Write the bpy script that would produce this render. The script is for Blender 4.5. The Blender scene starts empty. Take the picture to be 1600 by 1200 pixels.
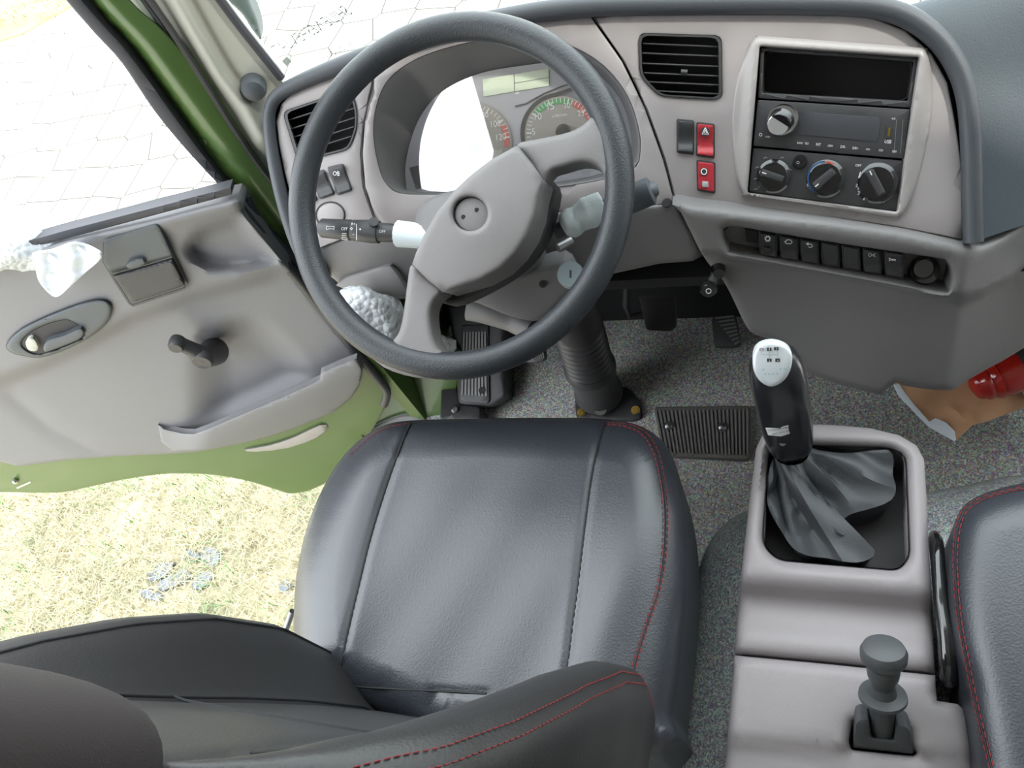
import bpy, bmesh, math, random
import numpy as np
from mathutils import Vector, Matrix
from mathutils.geometry import delaunay_2d_cdt
random.seed(7); rng = np.random.default_rng(7)
sc = bpy.context.scene
COL = sc.collection
R = math.radians

# ------------------------------------------------------------------ camera
CAM_H, FPX = 1.4, 1250.0
PITCH, YAW, ROLL = R(53.7), R(36.0), R(-30.5)
fw = np.array([-math.sin(YAW)*math.cos(PITCH), math.cos(YAW)*math.cos(PITCH), -math.sin(PITCH)])
rt = np.array([math.cos(YAW), math.sin(YAW), 0.0]); up = np.cross(rt, fw)
rt2 = rt*math.cos(ROLL)+up*math.sin(ROLL); up2 = np.cross(rt2, fw)
M3 = np.array([rt2, -up2, fw]); CAM = np.array([0, 0, CAM_H])
cd = bpy.data.cameras.new('camera'); cam = bpy.data.objects.new('camera', cd); COL.objects.link(cam)
cd.sensor_width = 36; cd.lens = FPX/1600*36; cd.clip_start = .01; cd.clip_end = 200
mw = Matrix.Identity(4)
for i in range(3):
    mw[i][0] = rt2[i]; mw[i][1] = up2[i]; mw[i][2] = -fw[i]; mw[i][3] = CAM[i]
cam.matrix_world = mw
sc.camera = cam

# ------------------------------------------------------------------ world, sun, exposure
w = bpy.data.worlds.new('sky'); sc.world = w; w.use_nodes = True
nt = w.node_tree; nt.nodes.clear()
o = nt.nodes.new('ShaderNodeOutputWorld'); b = nt.nodes.new('ShaderNodeBackground')
b.inputs[0].default_value = (.90, .96, 1.0, 1); b.inputs[1].default_value = 2.6
tcw = nt.nodes.new('ShaderNodeTexCoord'); dp = nt.nodes.new('ShaderNodeVectorMath'); dp.operation = 'DOT_PRODUCT'; dp.inputs[1].default_value = (-.25, .45, .86)
nt.links.new(tcw.outputs['Generated'], dp.inputs[0]); mr = nt.nodes.new('ShaderNodeMapRange'); mr.interpolation_type = 'SMOOTHSTEP'
mr.inputs[1].default_value = -.4; mr.inputs[2].default_value = .6; mr.inputs[3].default_value = .25; mr.inputs[4].default_value = 3.0   # brighter open sky ahead, shaded behind
nt.links.new(dp.outputs['Value'], mr.inputs[0]); nt.links.new(mr.outputs[0], b.inputs[1]); nt.links.new(b.outputs[0], o.inputs[0])
sl = bpy.data.lights.new('sun', 'SUN'); sl.energy = 3.0; sl.angle = R(3); sl.color = (1, .96, .88)
sun = bpy.data.objects.new('sun', sl); COL.objects.link(sun)
sun.rotation_euler = Vector((-.90, .10, -1.0)).to_track_quat('-Z', 'Y').to_euler()
sc.view_settings.view_transform = 'Standard'; sc.view_settings.look = 'None'
sc.view_settings.exposure = 1.0; sc.view_settings.gamma = 1.0; sc.view_settings.use_curve_mapping = False
sc.cycles.use_denoising = True
sc.cycles.max_bounces = 8; sc.cycles.diffuse_bounces = 5
sc.cycles.caustics_reflective = False; sc.cycles.caustics_refractive = False

# ------------------------------------------------------------------ materials
def lin(c):
    return tuple(((x/255)/12.92 if x/255 <= .04045 else ((x/255+.055)/1.055)**2.4) for x in c)
def mat(name, c, rough=.5, metal=0, spec=.5, bump=0, bscale=300, var=0, vscale=8, coat=0, speck=0, sscale=900):
    m = bpy.data.materials.new(name); m.use_nodes = True
    n = m.node_tree; p = n.nodes['Principled BSDF']
    col = (*lin(c), 1)
    p.inputs['Base Color'].default_value = col
    p.inputs['Roughness'].default_value = rough; p.inputs['Metallic'].default_value = metal
    p.inputs['Specular IOR Level'].default_value = spec; p.inputs['Coat Weight'].default_value = coat
    tc = n.nodes.new('ShaderNodeTexCoord')
    if bump:
        t = n.nodes.new('ShaderNodeTexNoise'); t.inputs['Scale'].default_value = bscale; t.inputs['Detail'].default_value = 3
        n.links.new(tc.outputs['Object'], t.inputs['Vector'])
        bp = n.nodes.new('ShaderNodeBump'); bp.inputs['Strength'].default_value = bump; bp.inputs['Distance'].default_value = .001
        n.links.new(t.outputs['Fac'], bp.inputs['Height']); n.links.new(bp.outputs['Normal'], p.inputs['Normal'])
    if var or speck:
        t = n.nodes.new('ShaderNodeTexNoise'); t.inputs['Scale'].default_value = sscale if speck else vscale
        t.inputs['Detail'].default_value = 2 if speck else 5
        n.links.new(tc.outputs['Object'], t.inputs['Vector'])
        r = n.nodes.new('ShaderNodeValToRGB'); k = speck or var
        e = r.color_ramp.elements
        e[0].position = .38 if speck else .3; e[1].position = .62 if speck else .7
        e[0].color = tuple(v*(1-k) for v in col[:3])+(1,); e[1].color = tuple(min(1, v*(1+k)) for v in col[:3])+(1,)
        n.links.new(t.outputs['Color'] if speck and False else t.outputs['Fac'], r.inputs['Fac']); n.links.new(r.outputs['Color'], p.inputs['Base Color'])
    return m
def emis(name, c, s=1):
    m = mat(name, c); p = m.node_tree.nodes['Principled BSDF']
    p.inputs['Emission Color'].default_value = (*lin(c), 1); p.inputs['Emission Strength'].default_value = s
    return m
def glassmat(name, tint, refl=.04, rough=0.0):
    m = bpy.data.materials.new(name); m.use_nodes = True; n = m.node_tree; n.nodes.clear()
    o = n.nodes.new('ShaderNodeOutputMaterial'); mx = n.nodes.new('ShaderNodeMixShader')
    tr = n.nodes.new('ShaderNodeBsdfTransparent'); gl = n.nodes.new('ShaderNodeBsdfGlossy')
    tr.inputs[0].default_value = (*tint, 1); gl.inputs['Roughness'].default_value = rough
    fr = n.nodes.new('ShaderNodeLayerWeight'); fr.inputs[0].default_value = .5
    pw = n.nodes.new('ShaderNodeMath'); pw.operation = 'POWER'; pw.inputs[1].default_value = 4
    ma = n.nodes.new('ShaderNodeMath'); ma.operation = 'MULTIPLY_ADD'; ma.inputs[1].default_value = .6; ma.inputs[2].default_value = refl
    n.links.new(fr.outputs['Facing'], pw.inputs[0]); n.links.new(pw.outputs[0], ma.inputs[0]); n.links.new(ma.outputs[0], mx.inputs[0])
    n.links.new(tr.outputs[0], mx.inputs[1]); n.links.new(gl.outputs[0], mx.inputs[2]); n.links.new(mx.outputs[0], o.inputs[0])
    return m

def speckled(name, base, k, scale, colored, rough=.75, stretch=None):
    """rubber mat with fine coloured flecks"""
    m = mat(name, base, rough=rough, bump=.5, bscale=scale*.8)
    n = m.node_tree; p = n.nodes['Principled BSDF']
    tc = n.nodes.new('ShaderNodeTexCoord')
    v = n.nodes.new('ShaderNodeTexVoronoi'); v.inputs['Scale'].default_value = scale
    n.links.new(tc.outputs['Object'], v.inputs['Vector'])
    bw = n.nodes.new('ShaderNodeRGBToBW'); n.links.new(v.outputs['Color'], bw.inputs[0])
    mix1 = n.nodes.new('ShaderNodeMix'); mix1.data_type = 'RGBA'; mix1.inputs[0].default_value = colored
    n.links.new(bw.outputs[0], mix1.inputs[6]); n.links.new(v.outputs['Color'], mix1.inputs[7])
    pw = n.nodes.new('ShaderNodeGamma'); pw.inputs[1].default_value = 1.7; n.links.new(mix1.outputs[2], pw.inputs[0])
    mul = n.nodes.new('ShaderNodeMix'); mul.data_type = 'RGBA'; mul.inputs[0].default_value = k
    mul.inputs[6].default_value = (*lin(base), 1)
    n.links.new(pw.outputs[0], mul.inputs[7]); n.links.new(mul.outputs[2], p.inputs['Base Color'])
    return m

MT = {}
MT['silver'] = mat('silver_plastic', (153, 146, 146), .42, spec=.5, bump=.08, bscale=900)
MT['silver_edge'] = mat('silver_edge_plastic', (158, 152, 151), .35)
MT['grey'] = mat('grey_plastic', (130, 127, 127), .55, bump=.25, bscale=700)
MT['greyblock'] = mat('mid_grey_plastic', (118, 115, 115), .55, bump=.25, bscale=700)
MT['doorgrey'] = mat('door_plastic', (120, 119, 122), .6, bump=.25, bscale=600)
MT['cream'] = mat('pillar_plastic', (176, 176, 166), .6, bump=.2, bscale=600)
MT['console'] = mat('console_plastic', (146, 139, 141), .5, bump=.2, bscale=700)
MT['hood'] = mat('hood_plastic', (112, 110, 110), .65, bump=.2, bscale=800)
MT['cover'] = mat('cover_plastic', (72, 77, 82), .5, bump=.2, bscale=700)
MT['cover_dark'] = mat('cover_dark_plastic', (50, 50, 53), .5, bump=.2, bscale=700)
MT['black'] = mat('black_plastic', (58, 57, 59), .45, bump=.1, bscale=600)
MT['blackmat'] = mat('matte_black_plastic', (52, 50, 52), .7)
MT['gloss'] = mat('glossy_black', (28, 27, 29), .12, coat=.6)
MT['rim'] = mat('wheel_foam', (44, 47, 51), .42, bump=.5, bscale=500)
MT['hub'] = mat('hub_plastic', (118, 114, 114), .6, bump=.3, bscale=700)
MT['rubber'] = mat('rubber', (104, 100, 95), .6, bump=.2, bscale=300)
MT['pad'] = mat('dash_pad', (66, 74, 80), .6, bump=.3, bscale=500)
MT['trimblack'] = mat('dash_edge_trim', (66, 69, 74), .5, bump=.2, bscale=500)
MT['leather'] = mat('black_leather', (46, 49, 56), .38, spec=.8, bump=.35, bscale=420)
MT['leather2'] = mat('dark_leather', (40, 39, 40), .45, spec=.5, bump=.3, bscale=420)
MT['gaiter'] = mat('gaiter_leather', (60, 62, 65), .5, bump=.3, bscale=500)
MT['fabric'] = mat('headrest_fabric', (42, 36, 36), .9, bump=.4, bscale=900)
MT['lever'] = mat('lever_plastic', (72, 74, 76), .5, bump=.1, bscale=600)
MT['piping'] = mat('seam', (28, 28, 32), .6)
MT['stitch'] = mat('red_thread', (138, 40, 44), .8)
MT['green'] = mat('green_paint', (74, 99, 49), .38, coat=.25, var=.06, vscale=4)
MT['seal'] = mat('seal_rubber', (54, 54, 60), .6)
MT['red'] = mat('red_plastic', (180, 50, 60), .35)
MT['white'] = mat('white_print', (235, 235, 235), .6)
MT['lightgrey'] = mat('light_grey_print', (170, 172, 175), .6)
MT['foam'] = mat('foam_net', (205, 215, 218), .7, bump=.4, bscale=500)
MT['chrome'] = mat('chrome', (225, 225, 230), .12, metal=1)
MT['brushed'] = mat('brushed_metal', (235, 235, 240), .22, metal=1)
MT['brass'] = mat('brass', (200, 170, 90), .3, metal=1)
MT['steel'] = mat('steel', (150, 150, 152), .35, metal=1)
MT['keyplate'] = mat('key_plate', (140, 152, 156), .4)
MT['cardboard'] = mat('cardboard', (205, 160, 122), .85, bump=.3, bscale=90)
MT['paper'] = mat('white_card', (225, 232, 240), .6)
MT['bluewhite'] = mat('pale_blue_card', (196, 212, 228), .4)
MT['screen'] = mat('dark_screen', (70, 70, 74), .2)
MT['lcd'] = mat('lcd', (240, 250, 222), .3)
MT['dialface'] = mat('dial_face', (160, 154, 148), .5)
MT['clusterface'] = mat('cluster_face', (178, 176, 182), .5)
MT['dgreen'] = mat('dial_green', (80, 160, 96), .5)
MT['dred'] = mat('dial_red', (196, 96, 88), .5)
MT['blue'] = mat('blue_print', (40, 80, 130), .5)
MT['orange'] = mat('orange_print', (200, 92, 78), .5)
MT['cyan'] = mat('cyan_print', (120, 185, 205), .6)
MT['headliner'] = mat('headliner', (150, 148, 144), .9)
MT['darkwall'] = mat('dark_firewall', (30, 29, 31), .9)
MT['floor'] = speckled('speckled_floor_mat', (166, 163, 157), .62, 420, .4)
MT['hump'] = speckled('speckled_rubber', (122, 127, 130), .5, 520, .3, rough=.38)
MT['lens'] = glassmat('cluster_lens', (.96, .96, .97), .25, .02)
MT['glass'] = glassmat('window_glass', (.96, .98, .97), .02)
m = mat('red_lens', (225, 50, 40), .12, coat=.5); m.node_tree.nodes['Principled BSDF'].inputs['Transmission Weight'].default_value = .35; MT['redlens'] = m
# bubble wrap: milky, bumpy film
m = mat('bubble_wrap', (226, 230, 234), .25, coat=.3); n = m.node_tree; p = n.nodes['Principled BSDF']
tc = n.nodes.new('ShaderNodeTexCoord'); v = n.nodes.new('ShaderNodeTexVoronoi'); v.inputs['Scale'].default_value = 110
n.links.new(tc.outputs['Object'], v.inputs['Vector'])
bp = n.nodes.new('ShaderNodeBump'); bp.inputs['Strength'].default_value = .9; bp.inputs['Distance'].default_value = .004; bp.invert = True
n.links.new(v.outputs['Distance'], bp.inputs['Height']); n.links.new(bp.outputs['Normal'], p.inputs['Normal'])
p.inputs['Transmission Weight'].default_value = .25; MT['bubble'] = m

# ------------------------------------------------------------------ geometry helpers
def ray(px): return M3.T @ np.array([(px[0]-800)/FPX, (px[1]-600)/FPX, 1.0])
def proj(P):
    c = M3 @ (np.asarray(P)-CAM); return np.array([800+FPX*c[0]/c[2], 600+FPX*c[1]/c[2]])
def nrm(v): v = np.asarray(v, float); return v/np.linalg.norm(v)
def depth(px, d): return CAM+ray(px)*d            # point seen at px, d metres along the axis
class Pl:
    def __init__(s, p0, n):
        s.p0 = np.asarray(p0, float); s.n = nrm(n)
        if np.dot(CAM-s.p0, s.n) < 0: s.n = -s.n
        a = np.cross([0, 0, 1.0], s.n)
        if np.linalg.norm(a) < .2: a = np.array([1.0, 0, 0])
        s.u = nrm(a-s.n*np.dot(a, s.n)); s.v = np.cross(s.n, s.u); s.D = np.dot(CAM-s.p0, s.n)
    def hit(s, px, h=0):
        v = ray(px); return CAM+v*(np.dot(s.p0+s.n*h-CAM, s.n)/np.dot(v, s.n))
    def uv(s, px): q = s.hit(px)-s.p0; return np.array([np.dot(q, s.u), np.dot(q, s.v)])
    def P(s, uv): return s.p0+s.u*uv[0]+s.v*uv[1]
    def off(s, h): return Pl(s.p0+s.n*h, s.n)
def Z(z): return Pl((0, 0, z), (0, 0, 1))

ORG = {}
def wo(o): return ORG.get(o.name, np.zeros(3)) if o else np.zeros(3)
def setp(o, **k):
    for a, v in k.items():
        if v is not None: o[a] = v
    return o
def thing(name, label, cat, loc, group=None):
    o = bpy.data.objects.new(name, None); COL.objects.link(o); o.empty_display_size = .05
    o.location = loc; ORG[o.name] = np.array(loc, float)
    return setp(o, label=label, category=cat, group=group)
def link(name, V, F, m, parent=None, smooth=True, angle=40, recalc=True, origin=None, **k):
    V = np.asarray(V, float); c = V.mean(0) if origin is None else np.asarray(origin, float)
    me = bpy.data.meshes.new(name); me.from_pydata((V-c).tolist(), [], [tuple(int(i) for i in f) for f in F]); me.update()
    if recalc:
        bm = bmesh.new(); bm.from_mesh(me); bmesh.ops.recalc_face_normals(bm, faces=bm.faces); bm.to_mesh(me); bm.free()
    if smooth:
        me.shade_smooth(); me.set_sharp_from_angle(angle=R(angle))
    me.materials.append(MT[m] if isinstance(m, str) else m)
    o = bpy.data.objects.new(name, me); COL.objects.link(o); ORG[o.name] = c
    if parent: o.parent = parent; o.location = c-wo(parent)
    else: o.location = c
    return setp(o, **k)
def tag(o, label, cat, group=None): return setp(o, label=label, category=cat, group=group)
def struct(o, label=None): o['kind'] = 'structure'; return setp(o, label=label)
def join(parts):
    V, F, n = [], [], 0
    for v, f in parts:
        V.append(np.asarray(v, float)); F += [tuple(i+n for i in q) for q in f]; n += len(v)
    return np.concatenate(V), F

def sm(pts, n=6, closed=True):
    P = [np.asarray(p, float) for p in pts]; N = len(P); out = []
    for i in range(N if closed else N-1):
        if closed: a, b, c, d = P[i-1], P[i], P[(i+1) % N], P[(i+2) % N]
        else: a, b, c, d = P[max(i-1, 0)], P[i], P[i+1], P[min(i+2, N-1)]
        for k in range(n):
            t = k/n
            out.append(.5*((2*b)+(c-a)*t+(2*a-5*b+4*c-d)*t*t+(3*b-a-3*c+d)*t**3))
    if not closed: out.append(P[-1])
    return out
def rr(pts, r, n=5):
    P = [np.asarray(p, float) for p in pts]; N = len(P); out = []
    for i in range(N):
        a, b, c = P[i-1], P[i], P[(i+1) % N]
        la, lc = np.linalg.norm(a-b), np.linalg.norm(c-b); q = min(r, la*.45, lc*.45)
        s = b+(a-b)/la*q; e = b+(c-b)/lc*q
        for k in range(n+1):
            t = k/n; out.append((1-t)**2*s+2*t*(1-t)*b+t*t*e)
    return out
def ell(c, rx, ry, n=32, a=0):
    ca, sa = math.cos(R(a)), math.sin(R(a))
    return [np.array([c[0]+rx*math.cos(t)*ca-ry*math.sin(t)*sa, c[1]+rx*math.cos(t)*sa+ry*math.sin(t)*ca]) for t in np.linspace(0, 2*math.pi, n, endpoint=False)]
def inside(pts, poly):
    x, y = pts[:, 0], pts[:, 1]; r = np.zeros(len(pts), bool); P = np.asarray(poly); Q = np.roll(P, -1, 0)
    for (x1, y1), (x2, y2) in zip(P, Q):
        if y1 == y2: continue
        c = ((y1 > y) != (y2 > y)) & (x < (x2-x1)*(y-y1)/(y2-y1)+x1); r ^= c
    return r
def segdist(pts, loops):
    d = np.full(len(pts), 1e9)
    for L in loops:
        A = np.asarray(L); B = np.roll(A, -1, 0)
        for a, b in zip(A, B):
            ab = b-a; q = pts-a; t = np.clip((q@ab)/max(ab@ab, 1e-12), 0, 1)
            d = np.minimum(d, np.hypot(*(q-t[:, None]*ab).T))
    return d
def dens(L, s):
    out = []; N = len(L)
    for i in range(N):
        a, b = L[i], L[(i+1) % N]; k = max(1, int(math.ceil(np.linalg.norm(b-a)/s)))
        out += [a+(b-a)*j/k for j in range(k)]
    return out
def pdist(pts, line):
    """distance in pixels from pts to an open polyline"""
    pts = np.atleast_2d(pts).astype(float); d = np.full(len(pts), 1e9)
    for a, b in zip(line[:-1], line[1:]):
        a = np.asarray(a, float); b = np.asarray(b, float); ab = b-a; q = pts-a; t = np.clip((q@ab)/max(ab@ab, 1e-12), 0, 1)
        d = np.minimum(d, np.hypot(*(q-t[:, None]*ab).T))
    return d
def sst(a, b, x):
    t = np.clip((x-a)/(b-a), 0, 1); return t*t*(3-2*t)

def relief(name, outline, pl, m, parent=None, h=0.0, holes=(), thick=.01, r=.002, grid=.012, back=True, angle=40, edgeh=None, **k):
    """A moulded panel standing at plane pl: real outline, rounded rim of radius r, relief h, wall thickness `thick`."""
    loops = [np.array([pl.uv(p) for p in outline])]+[np.array([pl.uv(p) for p in hl]) for hl in holes]
    loops = [np.array(dens(L, max(grid, .004))) for L in loops]
    pts = []; edges = []
    for L in loops:
        s = len(pts); pts += [p for p in L]; edges += [(s+i, s+(i+1) % len(L)) for i in range(len(L))]
    nb = len(pts)
    lo, hi = loops[0].min(0), loops[0].max(0)
    cand = []
    if grid < max(hi-lo):
        gx, gy = np.meshgrid(np.arange(lo[0]+grid*.37, hi[0], grid), np.arange(lo[1]+grid*.41, hi[1], grid*.87))
        gx = gx+(np.arange(gx.shape[0]) % 2)[:, None]*grid*.5
        G = np.stack([gx.ravel(), gy.ravel()], 1); G = G[inside(G, loops[0])]
        for L in loops[1:]: G = G[~inside(G, L)]
        if len(G): d = segdist(G, loops); G = G[d > max(r*1.05, grid*.3)]
        cand.append(G)
    if r > 0:
        for f in ((.1, .3, .6, 1.0) if r > .004 else (.3, 1.0)):
            for li, L in enumerate(loops):
                A = np.roll(L, 1, 0); B = np.roll(L, -1, 0); t = B-A; nn = np.stack([-t[:, 1], t[:, 0]], 1)
                nn /= np.maximum(np.linalg.norm(nn, axis=1), 1e-9)[:, None]
                for sg in (1, -1):
                    Q = L+nn*sg*f*r; ok = inside(Q, loops[0])
                    for H in loops[1:]: ok &= ~inside(Q, H)
                    if ok.any():
                        Q = Q[ok]; Q = Q[segdist(Q, loops) > f*r*.93]; cand.append(Q)
    extra = np.concatenate(cand) if cand else np.zeros((0, 2))
    allp = [Vector((float(p[0]), float(p[1]))) for p in pts]+[Vector((float(p[0]), float(p[1]))) for p in extra]
    vo, eo, fo, ov, oe, of = delaunay_2d_cdt(allp, edges, [], 0, 1e-6, True)
    U = np.array([[v.x, v.y] for v in vo])
    T = np.array([f for f in fo if len(f) == 3]); cen = U[T].mean(1)
    ok = inside(cen, loops[0])
    for H in loops[1:]: ok &= ~inside(cen, H)
    T = T[ok]; used = np.unique(T); mp = -np.ones(len(U), int); mp[used] = np.arange(len(used)); U = U[used]; T = mp[T]
    def lift(U):
        d = segdist(U, loops)
        B = pl.p0+U[:, :1]*pl.u+U[:, 1:]*pl.v
        c = (B-CAM)@M3.T; PX = np.stack([800+FPX*c[:, 0]/c[:, 2], 600+FPX*c[:, 1]/c[:, 2]], 1)
        hh = h(PX, B) if callable(h) else np.full(len(U), float(h))
        if r > 0:
            q = np.clip(1-d/r, 0, 1); hh = hh-(edgeh if edgeh is not None else r)*(1-np.sqrt(np.maximum(0, 1-q*q)))
        return CAM+(B-CAM)*(1-hh/pl.D)[:, None]
    V = lift(U); F = [tuple(t) for t in T]
    if back and thick > 0:
        ec = {}
        for a, b2, c in F:
            for e in ((a, b2), (b2, c), (c, a)):
                ke = (min(e), max(e)); ec.setdefault(ke, []).append(e)
        be = [v[0] for v in ec.values() if len(v) == 1]; n = len(V)
        bv = sorted({i for e in be for i in e}); bi = {i: n+j for j, i in enumerate(bv)}
        V = np.concatenate([V, V[bv]-pl.n*thick])
        F += [(e[1], e[0], bi[e[0]], bi[e[1]]) for e in be]
        # closing back: fan-free, reuse the triangulation of the rim only through a second CDT
        bp_ = [Vector((float(U[i][0]), float(U[i][1]))) for i in bv]; idx = {i: j for j, i in enumerate(bv)}
        v2, _, f2, o2, _, _ = delaunay_2d_cdt(bp_, [(idx[a], idx[b2]) for a, b2 in be], [], 0, 1e-7, True)
        U2 = np.array([[v.x, v.y] for v in v2]); T2 = np.array([f for f in f2 if len(f) == 3])
        if len(v2) == len(bv) and len(T2):
            c2 = U2[T2].mean(1); ok = inside(c2, loops[0])
            for H in loops[1:]: ok &= ~inside(c2, H)
            rev = [o2[j][0] for j in range(len(v2))]
            F += [(n+rev[t[2]], n+rev[t[1]], n+rev[t[0]]) for t in T2[ok]]
    ob = link(name, V, F, m, parent, angle=angle, **k)
    def surf(px, dh=0):
        P = lift(np.array([pl.uv(px)]))[0]; return P+pl.n*dh
    ob_surf[ob.name] = surf
    return ob
ob_surf = {}

def loft(loops, closed=True, cap0=False, cap1=False):
    V = [p for L in loops for p in L]; n = len(loops[0]); F = []
    for i in range(len(loops)-1):
        for j in range(n if closed else n-1):
            k = (j+1) % n; F.append((i*n+j, i*n+k, (i+1)*n+k, (i+1)*n+j))
    if cap0: F.append(tuple(range(n))[::-1])
    if cap1: F.append(tuple((len(loops)-1)*n+j for j in range(n)))
    return np.array(V), F
def tube(pts, r, closed=False, n=10, flat=None):
    P = [np.asarray(p, float) for p in pts]; N = len(P); rings = []
    rs = r if hasattr(r, '__len__') else [r]*N
    t0 = nrm(P[1]-P[0]); a = np.array([0, 0, 1.0]) if abs(t0[2]) < .9 else np.array([1.0, 0, 0])
    u = nrm(np.cross(t0, a))
    for i in range(N):
        if closed: t = nrm(P[(i+1) % N]-P[i-1])
        else: t = nrm(P[min(i+1, N-1)]-P[max(i-1, 0)])
        u = nrm(u-t*np.dot(u, t)); v = np.cross(t, u)
        rings.append([P[i]+(u*math.cos(q)+v*math.sin(q))*rs[i] for q in np.linspace(0, 2*math.pi, n, endpoint=False)])
    if closed:
        V, F = loft(rings); b = (N-1)*n
        # find best twist offset
        best = min(range(n), key=lambda s: sum(np.linalg.norm(rings[-1][j]-rings[0][(j+s) % n]) for j in range(n)))
        F += [(b+j, b+(j+1) % n, (j+1+best) % n, (j+best) % n) for j in range(n)]
        return V, F
    return loft(rings, True, True, True)
def lathe(A, B, prof, n=28, cap=True, sq=None):
    A = np.asarray(A, float); B = np.asarray(B, float); t = nrm(B-A); a = np.array([0, 0, 1.0]) if abs(t[2]) < .8 else np.array([0, 1.0, 0])
    u = nrm(np.cross(t, a)); v = np.cross(t, u)
    rings = [[A+(B-A)*k+(u*math.cos(q)+v*math.sin(q))*max(r, 1e-4) for q in np.linspace(0, 2*math.pi, n, endpoint=False)] for k, r in prof]
    return loft(rings, True, cap, cap)
def box(c, sx, sy, sz, u=(1, 0, 0), v=(0, 1, 0), w_=(0, 0, 1), bev=0):
    c = np.asarray(c, float); u, v, w_ = nrm(u)*sx/2, nrm(v)*sy/2, nrm(w_)*sz/2
    V = [c+u*a+v*b_+w_*d for d in (-1, 1) for b_ in (-1, 1) for a in (-1, 1)]
    return np.array(V), [(0, 2, 3, 1), (4, 5, 7, 6), (0, 1, 5, 4), (2, 6, 7, 3), (0, 4, 6, 2), (1, 3, 7, 5)]
def bevel(o, wd, seg=2):
    md = o.modifiers.new('bevel', 'BEVEL'); md.width = wd; md.segments = seg; md.limit_method = 'ANGLE'; md.angle_limit = R(35); return o
def pad(name, outline, pl, h0, h1, m, parent=None, r=.0015, grid=.02, **k):
    p1 = pl.off(h1); return relief(name, outline, p1, m, parent, 0, thick=h1-h0, r=r, grid=grid, **k)
def ribbon(lines, wpx, pl, h, m, name='marking', parent=None, thick=.0004, **k):
    """flat printed strokes on a plane; wpx in pixels of the photograph"""
    parts = []; q = pl.off(h)
    for L in lines:
        L = [np.asarray(p, float) for p in L]; a, b_ = [], []
        for i in range(len(L)):
            t = L[min(i+1, len(L)-1)]-L[max(i-1, 0)]; t = t/max(np.linalg.norm(t), 1e-6); nn = np.array([-t[1], t[0]])*wpx/2
            a.append(q.hit(L[i]+nn)); b_.append(q.hit(L[i]-nn))
        V = a+b_; n = len(a); low = [p-q.n*thick for p in V]
        F = [(i, i+1, n+i+1, n+i) for i in range(n-1)]
        Vv = V+low; m2 = 2*n
        F += [(m2+i, m2+n+i, m2+n+i+1, m2+i+1) for i in range(n-1)]
        F += [(i, m2+i, m2+i+1, i+1) for i in range(n-1)]+[(n+i, n+i+1, m2+n+i+1, m2+n+i) for i in range(n-1)]
        F += [(0, n, m2+n, m2), (n-1, m2+n-1, m2+2*n-1, 2*n-1)]
        parts.append((Vv, F))
    V, F = join(parts); return link(name, V, F, m, parent, smooth=False, **k)
def text(s, a, b_, pl, h, m, parent, name='lettering', flip=False, ratio=None, **k):
    """lettering whose baseline runs from pixel a to pixel b_"""
    cu = bpy.data.curves.new('t', 'FONT'); cu.body = s; cu.size = 1; cu.align_x = 'LEFT'
    ob = bpy.data.objects.new('t', cu); COL.objects.link(ob); bpy.context.view_layer.update()
    me = ob.evaluated_get(bpy.context.evaluated_depsgraph_get()).to_mesh()
    V = np.array([v.co[:] for v in me.vertices]); F = [tuple(p.vertices) for p in me.polygons]
    ob.evaluated_get(bpy.context.evaluated_depsgraph_get()).to_mesh_clear(); bpy.data.objects.remove(ob); bpy.data.curves.remove(cu)
    q = pl.off(h); A = q.hit(a); B = q.hit(b_); W = V[:, 0].max()-V[:, 0].min(); V[:, 0] -= V[:, 0].min()
    x = (B-A)/W; y = nrm(np.cross(q.n, x))*np.linalg.norm(x)*(ratio or 1)
    if flip: V[:, 0] = W-V[:, 0]
    Vw = A+V[:, :1]*x+V[:, 1:2]*y
    return link(name, Vw, F, m, parent, smooth=False, recalc=False, **k)
def stitches(pts, m, parent, name='stitching', seg=.0055, gap=.003, r=.0006):
    P = [np.asarray(p) for p in pts]; parts = []; acc = 0; on = True; cur = [P[0]]
    for a, b_ in zip(P[:-1], P[1:]):
        L = np.linalg.norm(b_-a); s = 0
        while L-s > 1e-9:
            need = (seg if on else gap)-acc; st = min(need, L-s); s += st; acc += st; q = a+(b_-a)*(s/L)
            if on: cur.append(q)
            if acc >= (seg if on else gap)-1e-9:
                if on and len(cur) > 1: parts.append(tube([cur[0], cur[-1]], r, n=5))
                on = not on; acc = 0; cur = [q]
    V, F = join(parts); return link(name, V, F, m, parent, smooth=False)

# ================================================================== SETTING
exec_order = []
FL = Z(0)
# floor of the cab
def slab(name, x0, x1, y0, y1, z0, z1, m, **k):
    V, F = box(((x0+x1)/2, (y0+y1)/2, (z0+z1)/2), x1-x0, y1-y0, z1-z0); return struct(link(name, V, F, m, smooth=False, **k))
V, F = box((.03, .43, -.025), 1.64, 1.80, .05)
struct(link('floor', V, F, 'floor', smooth=False, origin=(0, 0, 0)))
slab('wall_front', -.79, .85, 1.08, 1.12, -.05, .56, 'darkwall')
slab('wall_back', -.82, .9, -.62, -.57, -.05, 1.66, 'headliner')
slab('ceiling', -.82, .9, -.62, .71, 1.62, 1.67, 'headliner')
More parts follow.
